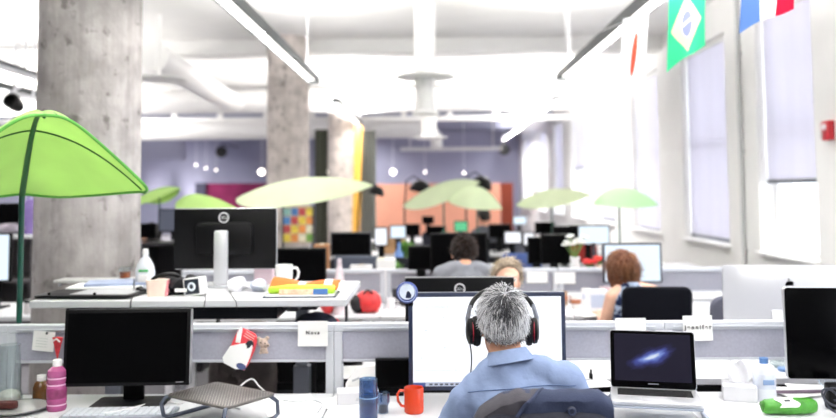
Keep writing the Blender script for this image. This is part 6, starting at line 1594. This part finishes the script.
# left edge: desk, bright screen, shelf with violet bag
desk('white desk at the far left behind the leaf pole', -4.4, -2.55, 5.75, 6.5, ZD, None)
scr('bright screen cut by the left edge of the picture', -12, 233, 282, 44, 6.15, SCREENB, group='monitors at the left edge')
scr('large dark screen under the leaf canopy at the left edge', 8, 203, 231, 36, 8.3, zs=ZD, group='monitors at the left edge')
P = on(10, 306, ZD)
t = thing('tumbler', 'blue tumbler on the far left desk', 'glass', (P.x, 5.83, ZD))
m = MB(); m.lathe([(0, 0), (.045, 0), (.055, .17), (.052, .17), (.043, .01), (0, .01)], seg=24); m.build('body', mat('cobalt_glass', '#3a4788', .2), t)
P = on(29, 305, ZD)
t = thing('jar', 'small pale jar right of the blue tumbler', 'jar', (at(29, 305, 5.9).x, 5.9, ZD))
m = MB(); m.lathe([(0, 0), (.035, 0), (.035, .07), (.028, .08), (0, .08)], seg=22); m.build('body', mat('pale_jar', '#c9c4c6', .3), t)
m = MB(); m.lathe([(0, .078), (.03, .078), (.03, .1), (0, .1)], seg=22); m.build('lid', DKGREY, t)
a_, b_ = at(-20, 238, 7.6), at(34, 238, 7.6)
open_shelf('dark shelf unit behind the leaf pole at the left edge', (a_.x, 7.6, 0), (b_.x, 8.0, a_.z), 3, mat('grey_cabinet', '#5d5a5c', .6))
m = MB(); m.box((0, 0, .01), (b_.x - a_.x + .1, .5, .03), .004); tag(m.build('white_board', WHITE, loc=((a_.x + b_.x) / 2, 7.8, a_.z - .0)), 'white board lying on the dark shelf unit', 'board')
t = thing('bag', 'violet bag standing on the shelf unit behind the leaf pole', 'bag', (at(29, 236, 7.75).x, 7.78, a_.z + .025))
m = MB(); m.loft([(0, 0, 0, .07, .08), (0, 0, .02, .075, .085), (0, 0, .26, .065, .07), (0, 0, .33, .04, .04), (0, 0, .34, .02, .02)], 24, 3); m.jitter(.012, 10, 1)
for v in m.bm.verts: v.co.z = max(0, v.co.z)
m.build('body', mat('violet_cloth', '#7f6aa6', .8, vary=.15, vscale=12), t)
m = MB(); m.tube([(-.03, 0, .32), (-.02, 0, .40), (.02, 0, .40), (.03, 0, .32)], .008, 8); m.build('handle', mat('violet_handle', '#54467a', .7), t)
soft('bundle_of_clothes', 'grey mottled bundle on the white board at the left edge', 'clothes', (at(10, 236, 7.7).x, 7.72, a_.z + .025), (.15, .14, .05), mat('mottled', '#8d8690', .9, vary=.4, vscale=16), 3, .03, 12)
# black dome lamps in the far office
for lb, px, py, Y in (('black dome floor lamp behind the tip of the wide pale canopy', 377, 191, 10.6), ('black dome floor lamp behind the pair of canopies', 421, 187, 12.2), ('second black dome floor lamp behind the pair of canopies', 482, 183, 12.6)):
    P = at(px, py, Y); t = thing('floor_lamp', lb, 'lamp', (P.x - .25, Y, 0), group='black dome floor lamps')
    R_ = 11 / sc(Y) if px > 400 else 8 / sc(Y)
    m = MB(); m.lathe([(R_, -R_ * .5), (R_ * .97, -.2 * R_), (R_ * .75, .35 * R_), (.3 * R_, .62 * R_), (0, .66 * R_), (0, .62 * R_), (.28 * R_, .56 * R_), (.7 * R_, .3 * R_), (.94 * R_, -.2 * R_), (R_ * .97, -R_ * .5)], seg=32, M=T(.25, 0, P.z) @ Ry(.25)); m.build('dome_shade', BLACKP, t)
    m = MB(); m.tube([(0, 0, .02), (0, 0, P.z * .8), (.03, 0, P.z + R_ * .6), (.14, 0, P.z + R_ * 1.0), (.25, 0, P.z + R_ * .62)], .012, 8); m.build('arched_pole', BLACKP, t)
    m = MB(); m.lathe([(0, 0), (.16, 0), (.16, .02), (0, .025)], seg=28); m.build('base', BLACKP, t)
# leaf canopies further back
PALE = translucent('pale_leaf_cloth', '#f0f7e0', .7, .04, 4)
MID = translucent('mid_leaf_cloth', '#c0dc92', .55, .05, 4)
MINT = translucent('mint_leaf_cloth', '#cdebc4', .55, .04, 4)
def canopy(label, pxl, pxr, pyt, pyb, Y, cloth, rz, rise=.22, droop=-.02, pole_px=None, k=1.0):
    s = sc(Y); wd = (pxr - pxl) / s; cx = (pxl + pxr) / 2
    Wd = wd / 2 / 1.04
    P = at(pole_px or cx, pyb, Y)
    return leaf(label, P, rz, L=.75 * wd * k, Wd=Wd, rise=rise, droop=droop, cloth=cloth, detail=False, group='leaf canopies further back', rib=mat('rib_pale', '#8fb06a', .6))
def lens_canopy(label, p_left, p_right, p_top, Y, cloth, depth=.7, tipdrop=0.0, pole_px=None, skew=0.0, dyaw=0.0):
    """a leaf lying almost level at eye height, long axis from the left tip to the right tip"""
    A, B_, Tp = at(p_left[0], p_left[1], Y), at(p_right[0], p_right[1], Y + dyaw), at(p_top[0], p_top[1], Y)
    L = (B_ - A).length; ax = (B_ - A).normalized(); lt = Vector((-ax.y, ax.x, 0)).normalized()
    fx = (Tp - A).dot(ax) / L; hgt = (Tp.z - A.lerp(B_, fx).z)
    pole = at(pole_px, p_left[1], Y) if pole_px else A.lerp(B_, fx)
    t = thing('leaf_canopy', label, 'canopy', (pole.x, pole.y, 0), group='leaf canopies further back')
    O = Vector((pole.x, pole.y, 0))
    def prof(x):   # half width along the axis
        return math.sin(PI * min(1, max(0, x)) ** .8) ** .75
    def ridge(x):
        q = x / fx if x < fx else (1 - x) / (1 - fx)
        return math.sin(min(1, q) * PI / 2) ** .8
    def f(u, v):
        a = 2 * v - 1; h = hgt * ridge(u) * (1 - .85 * a * a)
        return A + ax * (L * u) + lt * (depth / 2 * prof(u) * a) + Vector((0, 0, h + tipdrop * a * a * prof(u))) - O
    m = MB(); m.grid(f, 40, 16, .003); m.build('leaf_cloth', cloth, t)
    m = MB(); m.tube([f(k / 30, .5) + Vector((0, 0, -.006)) for k in range(31)], .007, 6); m.build('midrib', mat('rib_pale', '#8fb06a', .6), t)
    top = f(fx if pole_px is None else max(.05, min(.95, (pole - A).dot(ax) / L)), .5)
    m = MB(); m.cyl((0, 0, 0), (0, 0, top.z - .005), .011); m.build('pole', POLE, t)
    return t
lens_canopy('wide pale leaf canopy right of the turned monitor', (236, 199), (373, 185), (300, 178), 7.35, PALE, depth=1.0, tipdrop=-.13, pole_px=262)
lens_canopy('pale yellow green canopy of the far pair, left one', (403, 206), (480, 182), (440, 182), 10.7, PALE, depth=.7, tipdrop=-.14)
lens_canopy('pale yellow green canopy of the far pair, right one', (448, 201), (502, 209), (480, 186), 9.85, PALE, depth=.8, tipdrop=-.08)
lens_canopy('thin pale canopy in front of the far windows', (516, 205), (590, 195), (550, 189), 10.5, PALE, depth=.7, tipdrop=-.10)
lens_canopy('mint green canopy on a pole near the windows', (594, 203), (658, 205), (621, 187), 8.4, MINT, depth=.6, tipdrop=-.06, pole_px=619)
lens_canopy('yellow green canopy just right of the thick column', (137, 200), (180, 188), (158, 188), 9.4, MID, depth=.7, tipdrop=-.1)
lens_canopy('darker green canopy above the turned monitor', (177, 202), (240, 211), (200, 194), 7.6, MID, depth=.8, tipdrop=-.08)
